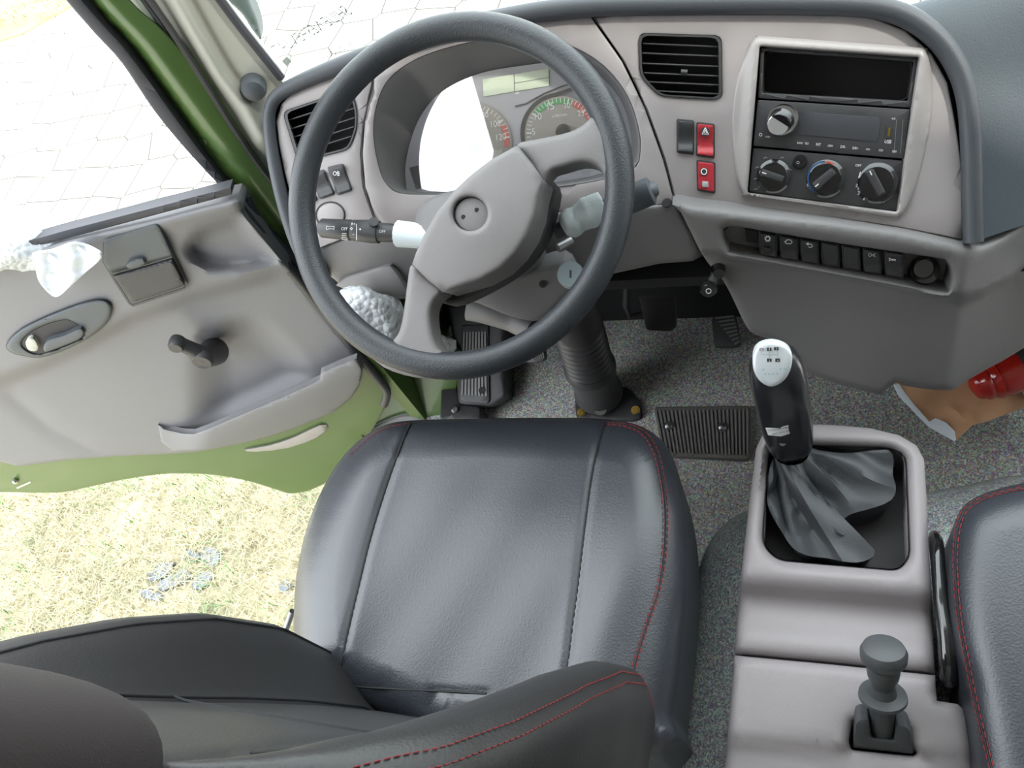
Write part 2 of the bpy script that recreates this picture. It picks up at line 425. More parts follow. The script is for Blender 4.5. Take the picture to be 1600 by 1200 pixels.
# right wall, its window closed up to keep the sun out
def plate_with_hole(name, x, th, ys, zs, hole, m):
    (y0, y1), (z0, z1), (a0, a1, b0, b1) = ys, zs, hole; ps = []
    for (p, q, r_, s_) in ((y0, y1, z0, b0), (y0, y1, b1, z1), (y0, a0, b0, b1), (a1, y1, b0, b1)):
        if q > p and s_ > r_: ps.append(box((x, (p+q)/2, (r_+s_)/2), th, q-p, s_-r_))
    V, F = join(ps); return struct(link(name, V, F, m, smooth=False))
plate_with_hole('wall_right', .875, .05, (-.57, .70), (-.05, 1.62), (.3, .3, .80, .80), 'headliner')
plate_with_hole('wall_left', -.80, .04, (-.57, -.12), (-.05, 1.62), (-.5, -.5, 0, 0), 'headliner')
slab('wall_left', -.82, -.79, .74, 1.12, -.05, .60, 'green')
slab('wall_left', -.82, -.80, -.12, .74, -.30, -.02, 'green')
V, F = loft([[(-.79, 1.0, .0), (.85, 1.0, .0)], [(-.79, 1.07, .25), (.85, 1.07, .25)], [(-.79, 1.08, .5), (.85, 1.08, .5)]], False); toe = struct(link('wall_front', V, F, 'darkwall'), 'dark toe board added to deepen the shade below the dashboard'); sdm = toe.modifiers.new('solid', 'SOLIDIFY'); sdm.thickness = .01  # dark sheet standing in for shade at the front of the footwell
# windscreen: glass pane and its header
V, F = join([box((.03, .812, 1.16), 1.56, .006, .96, v=(0, .95, .31), w_=(0, -.31, .95))])
ws = struct(link('window_1', V, F, 'glass', smooth=False), 'windscreen glass above the dashboard')

# ------------------------------------------------------------------ outside ground
m = mat('paving', (236, 234, 226), .85, var=.05, vscale=1.5, bump=.3, bscale=60)
n = m.node_tree; p = n.nodes['Principled BSDF']; tc = n.nodes.new('ShaderNodeTexCoord')
v = n.nodes.new('ShaderNodeTexVoronoi'); v.feature = 'DISTANCE_TO_EDGE'; v.inputs['Scale'].default_value = 4.2; v.inputs['Randomness'].default_value = .35
n.links.new(tc.outputs['Object'], v.inputs['Vector'])
rp = n.nodes.new('ShaderNodeValToRGB'); rp.color_ramp.elements[0].position = .008; rp.color_ramp.elements[1].position = .05
rp.color_ramp.elements[0].color = (*lin((62, 58, 52)), 1); rp.color_ramp.elements[1].color = (*lin((222, 219, 212)), 1)
n.links.new(v.outputs['Distance'], rp.inputs['Fac']); n.links.new(rp.outputs['Color'], p.inputs['Base Color'])
V, F = box((0, 0, -.95), 60, 60, .1); struct(link('ground', V, F, m, smooth=False), 'pale hexagonal paving around the truck')
m = mat('dry_lawn_soil', (206, 196, 160), .95, bump=.8, bscale=40)
n = m.node_tree; p = n.nodes['Principled BSDF']; tc = n.nodes.new('ShaderNodeTexCoord')
t = n.nodes.new('ShaderNodeTexNoise'); t.inputs['Scale'].default_value = 5; t.inputs['Detail'].default_value = 8; t.inputs['Roughness'].default_value = .7
n.links.new(tc.outputs['Object'], t.inputs['Vector']); rp = n.nodes.new('ShaderNodeValToRGB'); e = rp.color_ramp.elements
e[0].position = .34; e[0].color = (*lin((150, 146, 122)), 1); e[1].position = .66; e[1].color = (*lin((196, 184, 160)), 1)
x = e.new(.5); x.color = (*lin((172, 162, 136)), 1)
n.links.new(t.outputs['Fac'], rp.inputs['Fac']); n.links.new(rp.outputs['Color'], p.inputs['Base Color'])
m_straw = mat('yellow_dry_grass', (164, 148, 100), .95, var=.3, vscale=2)
def ground_patch(poly, z=-.89, m=m):
    P = Z(z); L = np.array(poly, float)
    top = [(x_, y_, z) for x_, y_ in L]; bot = [(x_, y_, -.93) for x_, y_ in L]; k = len(L)
    return link('lawn', top+bot, [tuple(range(k))]+[(i, i+k, (i+1) % k+k, (i+1) % k) for i in range(k)]+[tuple(range(2*k-1, k-1, -1))], m, smooth=False)
edge = [(-.2, .98), (-1.0, 1.0), (-1.65, .95), (-2.0, 1.02), (-2.4, .98), (-2.9, .92), (-3.5, .86), (-4.6, .8), (-6, .8)]
struct(ground_patch([(-6, -3), (-.2, -3)]+edge), 'dry lawn strip beside the paving')
struct(ground_patch([(-7.5, 4.2), (-6.2, 4.15), (-5.3, 4.3), (-4.6, 4.75), (-4.3, 5.4), (-5, 7), (-8, 7)], m=m_straw), 'yellow dry lawn patch beyond the paving')
# grass blades over the strip (uncountable)
def blade(x, y, h, l, a, wd, z0=-.885):
    c, s = math.cos(a), math.sin(a); px_, py_ = -s*wd, c*wd; pts = []
    for k, t in enumerate((0, .5, 1)):
        q = (x+c*l*t*t, y+s*l*t*t, z0+h*(1-(1-t)**2)); wq = (1-t*.85)
        pts += [(q[0]-px_*wq, q[1]-py_*wq, q[2]), (q[0]+px_*wq, q[1]+py_*wq, q[2])]
    return pts, [(0, 1, 3, 2), (2, 3, 5, 4)]
mg = [mat('grass_straw', (178, 169, 136), .7, var=.2, vscale=6), mat('grass_olive', (146, 150, 118), .7, var=.2, vscale=6), mat('grass_fresh', (86, 136, 72), .7)]
for gi, (cnt, nm, lab, hh) in enumerate(((17000, 'straw_grass', 'pale dry straw grass covering the strip below the door', .05), (3200, 'olive_grass', 'olive green grass blades among the dry straw', .06), (700, 'green_tufts', 'fresh green grass tufts dotted over the dry strip', .07))):
    ps = []; k = 0; tufts = [(random.uniform(-3.7, -.9), random.uniform(-.1, .93)) for _ in range(cnt//(16 if gi else 9))]
    for _ in range(cnt):
        tx, ty = random.choice(tufts); s_ = .05 if gi else .09
        ps.append(blade(random.gauss(tx, s_), min(random.gauss(ty, s_), .95), random.uniform(.3, 1)*hh, random.uniform(.02, .10), random.uniform(0, 6.28), random.uniform(.0012, .0026)))
    if gi == 0:
        for _ in range(1500): ps.append(blade(random.uniform(-7, -4.6), random.uniform(4.4, 6), .05, .06, random.uniform(0, 6.28), .005))
    V, F = join(ps); o = link(nm, V, F, mg[gi], smooth=False, recalc=False); o['kind'] = 'stuff'; o['label'] = lab; o['category'] = 'grass'
# flat stones lying in the grass
ms = mat('slate_stone', (122, 127, 133), .8, var=.12, vscale=30)
stones = [((250, 893), 24, 10, -35, 'long slate-grey stone, upper left of the flat stones in the grass'), ((330, 870), 16, 17, 40, 'upright oval grey stone among the flat stones, highest one'),
          ((268, 908), 26, 11, -25, 'broad grey stone at the lower left of the flat stones'), ((318, 906), 22, 10, -38, 'narrow tilted grey stone at the centre of the flat stones'),
          ((288, 897), 12, 9, 10, 'small grey stone chip between the two broad flat stones'), ((236, 930), 22, 8, 15, 'thin grey stone lowest of the flat stones, near the seat back'),
          ((446, 915), 12, 10, -30, 'grey stone chip close to the seat cushion edge'), ((300, 868), 14, 9, 30, 'small rounded grey stone above the central flat stones')]
for px, a_, b_, an, lab in stones:
    o = relief('stone', [q+np.array(px) for q in [np.array(e_)*random.uniform(.8, 1.12) for e_ in ell((0, 0), a_, b_, 11, an)]], Z(-.872), ms, None, 0, thick=.03, r=.006, grid=.03)
    tag(o, lab, 'stone', 'flat stones in the dry grass')
# ------------------------------------------------------------------ left door aperture, pillar and sill
# sloping green body side under the door opening
SIDE = Pl((-.78, .745, -.01), (.10, -.90, .42))
o = relief('door_sill', [(430, 700), (505, 757), (560, 720), (585, 690), (640, 662), (705, 665), (720, 560), (640, 480), (560, 480), (500, 560)], SIDE, 'green', None, thick=.02, r=.004, grid=.05)
o.name = 'trim_1'; struct(o, 'green painted body side below the door opening')
o = relief('trim', sm([(545, 690), (560, 680), (600, 660), (632, 650), (660, 655), (655, 668), (600, 690), (555, 706), (546, 700)], 3), SIDE.off(.012), 'doorgrey', None, thick=.012, r=.003, grid=.05)
o.name = 'trim_2'; struct(o, 'grey plastic step pad on the green body side beside the seat')
# windscreen pillar trim
PA = Pl((-.70, .80, .80), (.42, -.88, .05))
pil_l = [(170, -90), (235, -4), (270, 45), (312, 110), (362, 190), (402, 250), (440, 300), (470, 350)]
pil_r = [(500, 350), (440, 122), (418, 92), (380, 45), (344, 0), (285, -80)]
def hp(px, B):
    ridge = pdist(px, [(255, -40), (300, 40), (345, 115), (385, 168), (410, 215)])
    groove = pdist(px, [(275, -40), (318, 40), (358, 110), (388, 150)])
    return .016*np.exp(-(ridge/16)**2)-.012*np.exp(-(groove/8)**2)
pillar = thing('pillar_trim', 'beige plastic windscreen pillar cover beside the windscreen, with moulded grab ridge', 'pillar trim', (-.72, .80, .5))
relief('trim_panel', sm(pil_l, 4, False)+sm(pil_r, 4, False), PA, 'cream', pillar, hp, thick=.03, r=.004, grid=.005, angle=70)
kn = PA.hit((396, 132)); V, F = lathe(kn-PA.n*.0, kn+PA.n*.022, [(0, .017), (.5, .017), (.85, .014), (1, .006)]); link('screw_cover', V, F, 'cover', pillar, label='grey round cap')
ribbon([[(401, 130), (408, 140)]], 1.2, PA, .024, 'black', 'slot', pillar)
sealp = thing('pillar_seal', 'black rubber door seal running along the beige pillar cover', 'rubber seal', (-.75, .80, .5))
V, F = tube([PA.hit(q, .012) for q in sm([(q[0]-2, q[1]+3) for q in pil_l], 4, False)], .0042, n=8); link('seal_lip', V, F, 'black', sealp)
V, F = tube([PA.hit(q, .004) for q in sm([(q[0]-8, q[1]+7) for q in pil_l], 4, False)], .004, n=8); link('seal_base', V, F, 'seal', sealp, label='grey rubber base strip')
wse = thing('windscreen_seal', 'dark rubber strip between the pillar cover and windscreen', 'rubber seal', (-.66, .83, .6))
V, F = tube([PA.hit(q, .002) for q in sm([(285, -80), (345, 0), (381, 48), (440, 122)], 5, False)], .006, n=8); link('seal_strip', V, F, 'seal', wse)
# outside mirror housing seen through the windscreen corner
PM = Pl((-.74, 1.22, .95), (.3, -.9, .1))
mir = thing('wing_mirror', 'blue-grey outside mirror back seen through the windscreen corner', 'mirror', PM.hit((380, 20)))
relief('mirror_housing', sm([(340, -60), (378, -30), (392, 5), (404, 35), (408, 62), (396, 50), (378, 22), (350, -5), (325, -40)], 3), PM, 'pad', mir, thick=.04, r=.012, grid=.03)
V, F = tube([PM.hit((350, -30), -.02), PM.hit((300, -20), -.02), (-.8, 1.1, 1.02)], .009); link('mirror_arm', V, F, 'black', mir)
# sticker lettering on the windscreen, reads from outside
PG = Pl((.03, .812-.004, 1.16-.0013), (0, -.95, -.31)); stk = thing('windscreen_sticker', 'faint reversed lettering strip on the windscreen above the dashboard edge', 'sticker', PG.hit((490, 60)))
text('SHILIE NESHEN LAT', (439, 84), (552, 21), PG, .001, 'lightgrey', stk, flip=True, ratio=1.5)
text('30 QL Q0ARD', (500, 98), (553, 70), PG, .001, 'lightgrey', stk, flip=True)
ribbon([[(444, 92), (452, 100)]], 11, PG, .001, 'lightgrey', 'emblem', stk)

# ================================================================== DOOR (open)
PD = Pl((-.76, .72, .6), (math.sin(R(12)), -math.cos(R(12)), .06))
if PD.n[1] > 0: PD = Pl(PD.p0, -PD.n)
door = thing('cab_door', 'open green truck door with grey inner panel, swung outward', 'door', (-.76, .72, .2))
shell = [(-260, 470), (0, 420), (100, 374), (372, 306), (425, 330), (470, 420), (520, 500), (562, 560), (600, 600), (600, 640), (560, 700), (505, 757), (461, 771), (440, 768), (400, 755), (360, 746), (320, 741), (285, 740), (250, 741), (190, 750), (130, 763), (90, 770), (0, 769), (-150, 768), (-300, 760)]
relief('door_shell', sm(shell, 2), PD.off(-.035), 'green', door, thick=.04, r=.006, grid=.05)
panel = [(-250, 462), (-150, 436), (0, 402), (110, 371), (250, 338), (372, 308), (379, 330), (400, 356), (430, 392), (470, 440), (520, 505), (562, 558), (566, 580), (562, 600), (548, 622), (520, 644), (478, 662), (437, 677), (390, 690), (306, 706), (200, 712), (110, 718), (44, 727), (20, 727), (0, 722), (-150, 705), (-280, 690)]
crease = [(-200, 690), (-60, 618), (60, 572), (130, 540), (200, 500), (300, 462), (380, 442), (430, 425)]
def side(px, line):
    px = np.asarray(px); xs = np.array([p[0] for p in line]); ys = np.array([p[1] for p in line]); return px[:, 1]-np.interp(px[:, 0], xs, ys)   # >0 below the line
def hdoor(px, B):
    s = side(px, crease); h = .028*(1-sst(-14, 16, s))
    h += .010*np.exp(-(pdist(px, [(-200, 450), (0, 412), (110, 381), (250, 348), (365, 318)])/14)**2)
    # scoop near the front corner
    sc_ = inside(px, sm([(285, 378), (310, 352), (350, 338), (378, 332), (400, 360), (440, 408), (400, 425), (340, 430), (300, 415), (285, 396)], 3))
    d = pdist(px, sm([(285, 378), (310, 352), (350, 338), (378, 332), (400, 360), (440, 408), (400, 425), (340, 430), (300, 415), (285, 396), (285, 378)], 3, False))
    h -= .026*sst(0, 22, d)*sc_
    # raised area at lower front
    bd = [(335, 500), (360, 487), (395, 483), (430, 500), (470, 540), (500, 580), (501, 598), (420, 640), (300, 690)]
    poly = sm(bd+[(240, 690), (250, 600), (300, 540)], 2)
    i2 = inside(px, poly); d2 = pdist(px, bd); h -= .030*sst(2, 45, d2)*i2*sst(285, 370, px[:, 0])
    h += .02*sst(60, 0, pdist(px, [(-100, 640), (20, 650), (80, 690), (140, 710)]))*0
    h -= .014*sst(30, -30, np.abs(pdist(px, [(20, 620), (80, 670), (150, 706), (260, 712)])-0))*(s > 10)
    return h
relief('inner_panel', sm(panel, 2), PD, 'doorgrey', door, hdoor, thick=.03, r=.012, grid=.011, angle=60)
pk = [(247, 664), (262, 672), (285, 677), (303, 678), (325, 670), (360, 655), (400, 638), (440, 621), (480, 603), (500, 593), (501, 583), (530, 570), (557, 560), (566, 580), (562, 600), (548, 622), (520, 644), (478, 662), (437, 677), (390, 690), (320, 703), (270, 704), (252, 690)]
def hpk(px, B):
    lip = [(247, 664), (303, 678), (500, 593), (557, 560)]; return .036*sst(95, 5, side(px, lip))*sst(245, 330, px[:, 0])+.004
relief('map_pocket', pk, PD.off(.004), 'doorgrey', door, hpk, thick=.012, r=.004, grid=.012, angle=60)
# pull-out cover
cv = [(163, 374), (172, 371), (240, 350), (246, 349), (250, 356), (270, 400), (292, 446), (289, 451), (240, 467), (207, 478), (202, 474), (180, 440), (161, 408)]
def hcv(px, B): return .0-.006*sst(-3, 3, side(px, [(150, 445), (175, 424), (270, 402), (330, 390)]))
cov = relief('ashtray_cover', cv, PD.off(.040), 'cover', door, hcv, thick=.012, r=.003, grid=.006, label='blue-grey hinged cover')
ribbon([cv+[cv[0]]], 3.2, PD, .0345, 'black', 'gap', cov)
ribbon([[(175, 428), (225, 415), (268, 402)]], 1.5, PD, .0415, 'black', 'cover_seam', cov)
relief('lower_flap', [(177, 432), (268, 406), (288, 446), (240, 462), (207, 472)], PD.off(.0425), 'cover_dark', cov, thick=.004, r=.002, grid=.01, label='darker lower flap')
relief('finger_notch', ell((213, 412), 16, 7, 16, -15), PD.off(.046), 'cover', cov, 0, thick=.004, r=.003, grid=.01)
# inner handle
hz = sm([(10, 540), (25, 520), (60, 500), (120, 476), (155, 468), (172, 474), (175, 488), (166, 506), (140, 527), (95, 549), (62, 558), (40, 556), (20, 551)], 3)
hh_ = sm([(34, 538), (42, 524), (70, 508), (100, 500), (112, 502), (128, 512), (130, 524), (116, 534), (80, 548), (60, 553), (45, 549)], 3)
hb = relief('handle_bezel', hz, PD.off(.036), 'cover', door, 0, holes=[hh_], thick=.012, r=.007, grid=.01, label='blue-grey oval handle surround')
relief('recess', [np.array(q) for q in hh_], PD.off(.033), 'blackmat', hb, thick=.004, r=0, grid=.02)
ribbon([hz+[hz[0]]], 2.2, PD, .030, 'black', 'gap', hb)
relief('handle_lever', sm([(68, 541), (76, 531), (100, 524), (122, 514), (129, 516), (130, 524), (117, 533), (80, 547), (70, 549)], 3), PD.off(.044), 'cover', hb, thick=.01, r=.003, grid=.01)
relief('lock_slider', sm([(40, 534), (48, 527), (56, 533), (60, 544), (55, 549), (44, 546)], 3), PD.off(.042), 'cream', hb, thick=.01, r=.003, grid=.01)
# window crank
A = PD.hit((335, 549), .0); tp = PD.hit((317, 560), .050)
wc = link('window_crank', *lathe(A, tp, [(0, .026), (.3, .024), (.8, .019), (1, .0185)]), 'black', door)
B1 = PD.hit((277, 535), .050)
V, F = tube([tp-PD.n*.006, (tp+B1)/2-PD.n*.004, B1], [.017, .013, .012], n=14); link('crank_arm', V, F, 'black', wc)
V, F = lathe(B1-PD.n*.008, B1+PD.n*.014, [(0, .012), (.3, .0135), (.8, .0135), (1, .011)]); link('crank_knob', V, F, 'black', wc)
V, F = lathe(tp-PD.n*.004, tp+PD.n*.010, [(0, .0195), (.7, .0195), (1, .016)]); link('crank_cap', V, F, 'black', wc)
# window frame, seals
fr_r = [(130, -180), (165, -60), (205, 0), (258, 48), (310, 105), (352, 172), (400, 248), (440, 302), (470, 352), (478, 440), (470, 446)]
fr_l = [(440, 405), (392, 330), (360, 295), (290, 205), (205, 88), (165, 42), (128, 0), (88, -60), (40, -180)]
def hf(px, B): return .014*np.exp(-(pdist(px, [(95, -120), (168, 5), (232, 70), (330, 205), (395, 290), (440, 350)])/22)**2)-.008*np.exp(-(pdist(px, [(80, -120), (150, 8), (210, 75), (310, 210), (380, 290), (440, 375)])/7)**2)
relief('window_frame', sm(fr_r, 4, False)+sm(fr_l, 4, False), PD.off(-.03), 'green', door, hf, thick=.03, r=.006, grid=.012)
sl_r = [(35, -180), (88, -55), (128, 0), (165, 42), (205, 88), (290, 205), (350, 283), (384, 306)]
sl_l = [(372, 318), (345, 292), (290, 233), (240, 172), (190, 98), (148, 52), (103, 0), (60, -55), (0, -180)]
relief('window_seal', sm(sl_r, 4, False)+sm(sl_l, 4, False), PD.off(-.012), 'seal', door, thick=.02, r=.003, grid=.03, label='dark grey rubber glass channel')
relief('sill_seal', [(-250, 448), (-150, 424), (-10, 392), (100, 360), (360, 293), (362, 304), (111, 371), (-10, 402), (-150, 436), (-250, 460)], PD.off(.034), 'seal', door, thick=.018, r=.0025, grid=.03, label='dark grey rubber strip along the window sill')
V, F = tube([PD.hit(q, .006) for q in sm([(365, 318), (372, 322), (395, 350), (430, 395), (470, 440), (500, 480), (540, 528), (585, 585), (604, 610), (600, 632)], 4, False)], .0085, n=10); link('edge_seal', V, F, 'black', door)
V, F = tube([PD.hit(q, -.012) for q in sm([(383, 308), (400, 340), (440, 385), (480, 430), (540, 500), (600, 570)], 4, False)], .008, n=10); link('outer_seal', V, F, 'seal', door)
relief('scuff_strip', sm([(382, 703), (420, 696), (460, 683), (500, 664), (512, 668), (495, 684), (450, 700), (400, 706)], 2), PD.off(-.03), 'silver_edge', door, thick=.004, r=.002, grid=.03, label='pale metallic strip')
for q in ((24, 752),):
    V, F = lathe(PD.hit(q, -.035), PD.hit(q, -.026), [(0, .007), (.6, .007), (1, .003)]); link('screw', V, F, 'chrome', door)
ribbon([[(26, 763), (48, 753)]], 3, PD, -.034, 'cream', 'paint_mark', door)
# foam wrap hanging over the sill
def lump(name, path, radii, m, parent=None, amp=.25, n=22, sub=5, seed=3, flat=1.0, **k):
    P = sm(path, sub, False); rs = np.interp(np.linspace(0, 1, len(P)), np.linspace(0, 1, len(radii)), radii); rg = np.random.default_rng(seed)
    ph = rg.uniform(0, 6.28, 8); rings = []; u = None
    for i, c in enumerate(P):
        t = nrm(P[min(i+1, len(P)-1)]-P[max(i-1, 0)])
        if u is None: u = nrm(np.cross(t, (0, 0, 1.0)))
        u = nrm(u-t*np.dot(u, t)); vv = np.cross(t, u); ring = []
        for j in range(n):
            a = 2*math.pi*j/n
            f = 1+amp*(math.sin(3*a+ph[0]+i*.35)*.4+math.sin(5*a+ph[1]-i*.5)*.3+math.sin(8*a+ph[2]+i*.9)*.2+rg.uniform(-.12, .12))
            ring.append(c+(u*math.cos(a)+vv*math.sin(a)*flat)*rs[i]*f)
        rings.append(ring)
    V, F = loft(rings, True, True, True); return link(name, V, F, m, parent, angle=70, **k)
wrapA = lump('bubble_wrap', [PD.hit((-90, 385), .0), PD.hit((-20, 375), .0), PD.hit((40, 376), .005), PD.hit((85, 386), .01), PD.hit((120, 392), .02)], [.05, .05, .046, .034, .018], 'bubble', amp=.35, seed=4)
tag(wrapA, 'crumpled clear bubble wrap draped over the open door window sill', 'bubble wrap')
fo = relief('foam_sheet', sm([(50, 398), (80, 392), (118, 380), (150, 392), (159, 403), (135, 425), (110, 448), (90, 464), (76, 458), (60, 438), (55, 415)], 3), PD.off(.07), 'foam', None, lambda px, B: 0.004*np.sin(px[:, 0]*.13)+.003*np.sin(px[:, 1]*.2+px[:, 0]*.07), thick=.004, r=.002, grid=.006)
fo.data.materials[0] = MT['paper']; tag(fo, 'white foam sheet hanging down the inside of the door panel', 'foam sheet')

# ================================================================== DASHBOARD
SP = Pl(depth((1310, 200), .93), (.118, -.711, .693))
dash = thing('dashboard', 'grey truck dashboard with silver fascia, gauges, air vents and radio', 'dashboard', (-.2, .95, .5))
# padded black edge and the top pad running to the windscreen
edge_px = [(498, 425), (470, 395), (446, 330), (430, 262), (421, 205), (422, 170), (436, 147), (470, 128), (520, 107), (570, 88), (630, 68), (700, 46), (780, 29), (860, 16), (940, 9), (1040, 7), (1140, 6), (1240, 6), (1330, 8), (1385, 15), (1430, 33), (1470, 66), (1497, 108), (1511, 155), (1517, 220), (1519, 300), (1521, 378)]
rimr = [.0085, .009, .009, .009, .0085, .0085, .009, .010, .011, .0115, .0115, .0115, .0115, .012, .012, .012, .012, .012, .012, .012, .012, .0115, .0115, .011, .011, .011, .011]
EP = sm(edge_px, 4, False); rs = np.interp(np.linspace(0, 1, len(EP)), np.linspace(0, 1, len(rimr)), rimr)
V, F = tube([SP.hit(q, .004) for q in EP], list(rs), n=12); link('edge_trim', V, F, 'trimblack', dash)
top = []; far = []
for q in EP:
    p_ = SP.hit(q, -.002); k = sst(1330, 1490, np.array(q[0]))
    left = sst(450, 420, np.array(q[0]))
    tgt = np.array([p_[0], p_[1]+.10, p_[2]-.15])*(1-k)+np.array([p_[0]+.68, p_[1]+.34, p_[2]+.13-.20*sst(60, 378, np.array(q[1]))])*k
    tgt[0] = min(tgt[0], .85) if k > 0 else max(tgt[0], -.76)
    top.append(p_); far.append(tgt)
far2 = []
for p_, q, c_ in zip(top, EP, far):
    k = sst(1330, 1490, np.array(q[0])); far2.append(np.array([c_[0], 1.10, .54])*(1-k)+(c_+np.array([0, .02, -.05]))*k)
rows = [[a*(1-t)+b_*t+np.array([0, 0, -.012*math.sin(t*math.pi)]) for a, b_ in zip(top, far)] for t in (0, .03, .15, .35, .6, 1)]+[far2]
V, F = loft(rows, closed=False); link('top_pad', V, F, 'pad', dash, angle=80, recalc=False, label='blue-grey padded top')
# fascia pieces
relief('fascia_backing', [(440, 160), (480, 135), (583, 93), (700, 46), (925, 22), (1100, 12), (1300, 14), (1380, 24), (1440, 60), (1490, 120), (1508, 200), (1512, 388), (1300, 348), (1056, 320), (900, 336), (640, 356), (497, 394), (440, 280)], SP.off(-.085), 'blackmat', dash, thick=.01, r=0, grid=.1)  # dark sheet added behind the fascia, stops sky light leaking through gaps
V, F = box((.02, .90, .50), 1.58, .40, .02); link('underside_light_block', V, F, 'darkwall', dash, smooth=False)  # added under the dashboard to block light falling into the footwell
c_out = [(925, 24), (1000, 18), (1100, 16), (1200, 16), (1300, 18), (1360, 26), (1415, 48), (1455, 84), (1480, 130), (1492, 190), (1503, 260), (1505, 374), (1400, 354), (1300, 339), (1200, 328), (1056, 312), (1040, 250), (1012, 172), (975, 95)]
vent_r = rr([(998, 52), (1127, 56), (1128, 156), (1030, 150), (1000, 118)], 12)
din = rr([(1187, 72), (1437, 89), (1402, 331), (1168, 301)], 4)
relief('center_fascia', c_out, SP, 'silver', dash, 0, holes=[vent_r, din], thick=.012, r=.002, grid=.03, label='silver centre fascia')
d_out = [(583, 95), (640, 66), (700, 48), (800, 30), (922, 25), (972, 96), (1009, 173), (1037, 251), (1053, 312), (1052, 322), (900, 328), (760, 342), (640, 350), (604, 352), (588, 345), (570, 292), (566, 240), (570, 190), (583, 135)]
hood = sm([(640, 303), (605, 288), (590, 250), (584, 200), (592, 155), (610, 122), (645, 96), (690, 78), (750, 64), (810, 58), (865, 64), (912, 82), (950, 110), (980, 150), (996, 195), (1000, 235), (985, 266), (900, 288), (760, 300)], 4)
relief('instrument_surround', d_out, SP, 'silver', dash, 0, holes=[hood], thick=.012, r=.003, grid=.03, label='silver fascia around the gauges')
hin = sm([(648, 300), (634, 285), (634, 255), (643, 215), (658, 180), (682, 150), (716, 128), (760, 112), (820, 102), (870, 97), (908, 100), (945, 125), (972, 160), (985, 200), (986, 232), (974, 258), (900, 280), (760, 296)], 4)
hin = [np.array(q) for q in hin]
def resample(L, n):
    L = [np.asarray(q, float) for q in L]; d = [0]
    for a, b_ in zip(L, L[1:]+L[:1]): d.append(d[-1]+np.linalg.norm(b_-a))
    t = np.linspace(0, d[-1], n, endpoint=False); X = np.array(L+[L[0]]); return [np.array([np.interp(q, d, X[:, 0]), np.interp(q, d, X[:, 1])]) for q in t]
ha, hb2 = resample(hood, 90), resample(hin, 90)
s0 = min(range(90), key=lambda s: sum(np.linalg.norm(ha[j]-hb2[(j+s) % 90]) for j in range(0, 90, 6))); hb2 = hb2[s0:]+hb2[:s0]
V, F = loft([[SP.hit(a*(1-t)+b_*t, -.001-.049*t**1.1) for a, b_ in zip(ha, hb2)] for t in (0, .1, .4, .7, 1)]); link('gauge_hood', V, F, 'hood', dash, angle=80)
l_out = [(440, 162), (455, 145), (500, 127), (560, 105), (581, 97), (580, 135), (567, 190), (563, 240), (567, 292), (585, 347), (583, 354), (528, 376), (497, 388), (478, 365), (458, 320), (445, 270), (436, 225), (432, 190)]
vent_l = rr([(442, 175), (548, 139), (557, 172), (557, 200), (545, 233), (466, 253)], 10)
relief('side_fascia', l_out, SP, 'silver', dash, 0, holes=[vent_l], thick=.012, r=.002, grid=.03, label='silver fascia around the left vent')
for L_ in ([(925, 24), (975, 95), (1011, 172), (1039, 250), (1055, 312)], [(583, 95), (583, 135), (568, 190), (565, 240), (569, 292), (587, 347)]): ribbon([sm(L_, 5, False)], 1.8, SP, -.0005, 'blackmat', 'panel_gap', dash)
# vents
def vent(hole, lines, lab, dl=.014):
    vt = relief('air_vent', hole, SP.off(-.034), 'blackmat', dash, thick=.003, r=0, grid=.05, label=lab)
    q = resample(hole, 48)
    V, F = loft([[SP.hit(p, .0025) for p in resample([((x[0]-c_[0])*1.0+c_[0], (x[1]-c_[1])*1.0+c_[1]) for x in hole for c_ in [np.mean(hole, 0)]], 48)],
                 [SP.hit(p, .0025) for p in resample([np.mean(hole, 0)+(np.array(x)-np.mean(hole, 0))*.94 for x in hole], 48)],
                 [SP.hit(p, -.034) for p in resample([np.mean(hole, 0)+(np.array(x)-np.mean(hole, 0))*.92 for x in hole], 48)]])
    link('vent_frame', V, F, 'black', vt, angle=50)
    for a, b_ in lines:
        A_, B_ = SP.hit(a, -.004), SP.hit(b_, -.004); x = nrm(B_-A_); back = nrm(-SP.n*.93+SP.v*.1)
        n_ = np.cross(x, back); L = np.linalg.norm(B_-A_)
        V, F = box((A_+B_)/2+back*.011, L, .022, .0018, u=x, v=back, w_=n_); bevel(link('slat', V, F, 'black', vt, smooth=False), .0006, 2)
    return vt
vr = vent(vent_r, [((1004, 68), (1122, 73)), ((1003, 83), (1123, 88)), ((1003, 99), (1123, 104)), ((1006, 114), (1123, 119)), ((1012, 128), (1123, 133)), ((1020, 142), (1123, 147))], 'right-hand black louvre vent')
V, F = tube([SP.hit((1064, 112), -.001), SP.hit((1074, 113), -.001)], .003, n=8); link('vent_slider', V, F, 'black', vr)
vl = vent(vent_l, [((447, 189), (552, 155)), ((450, 203), (554, 169)), ((454, 216), (554, 184)), ((458, 228), (553, 198)), ((463, 240), (549, 213))], 'left-hand black louvre vent')
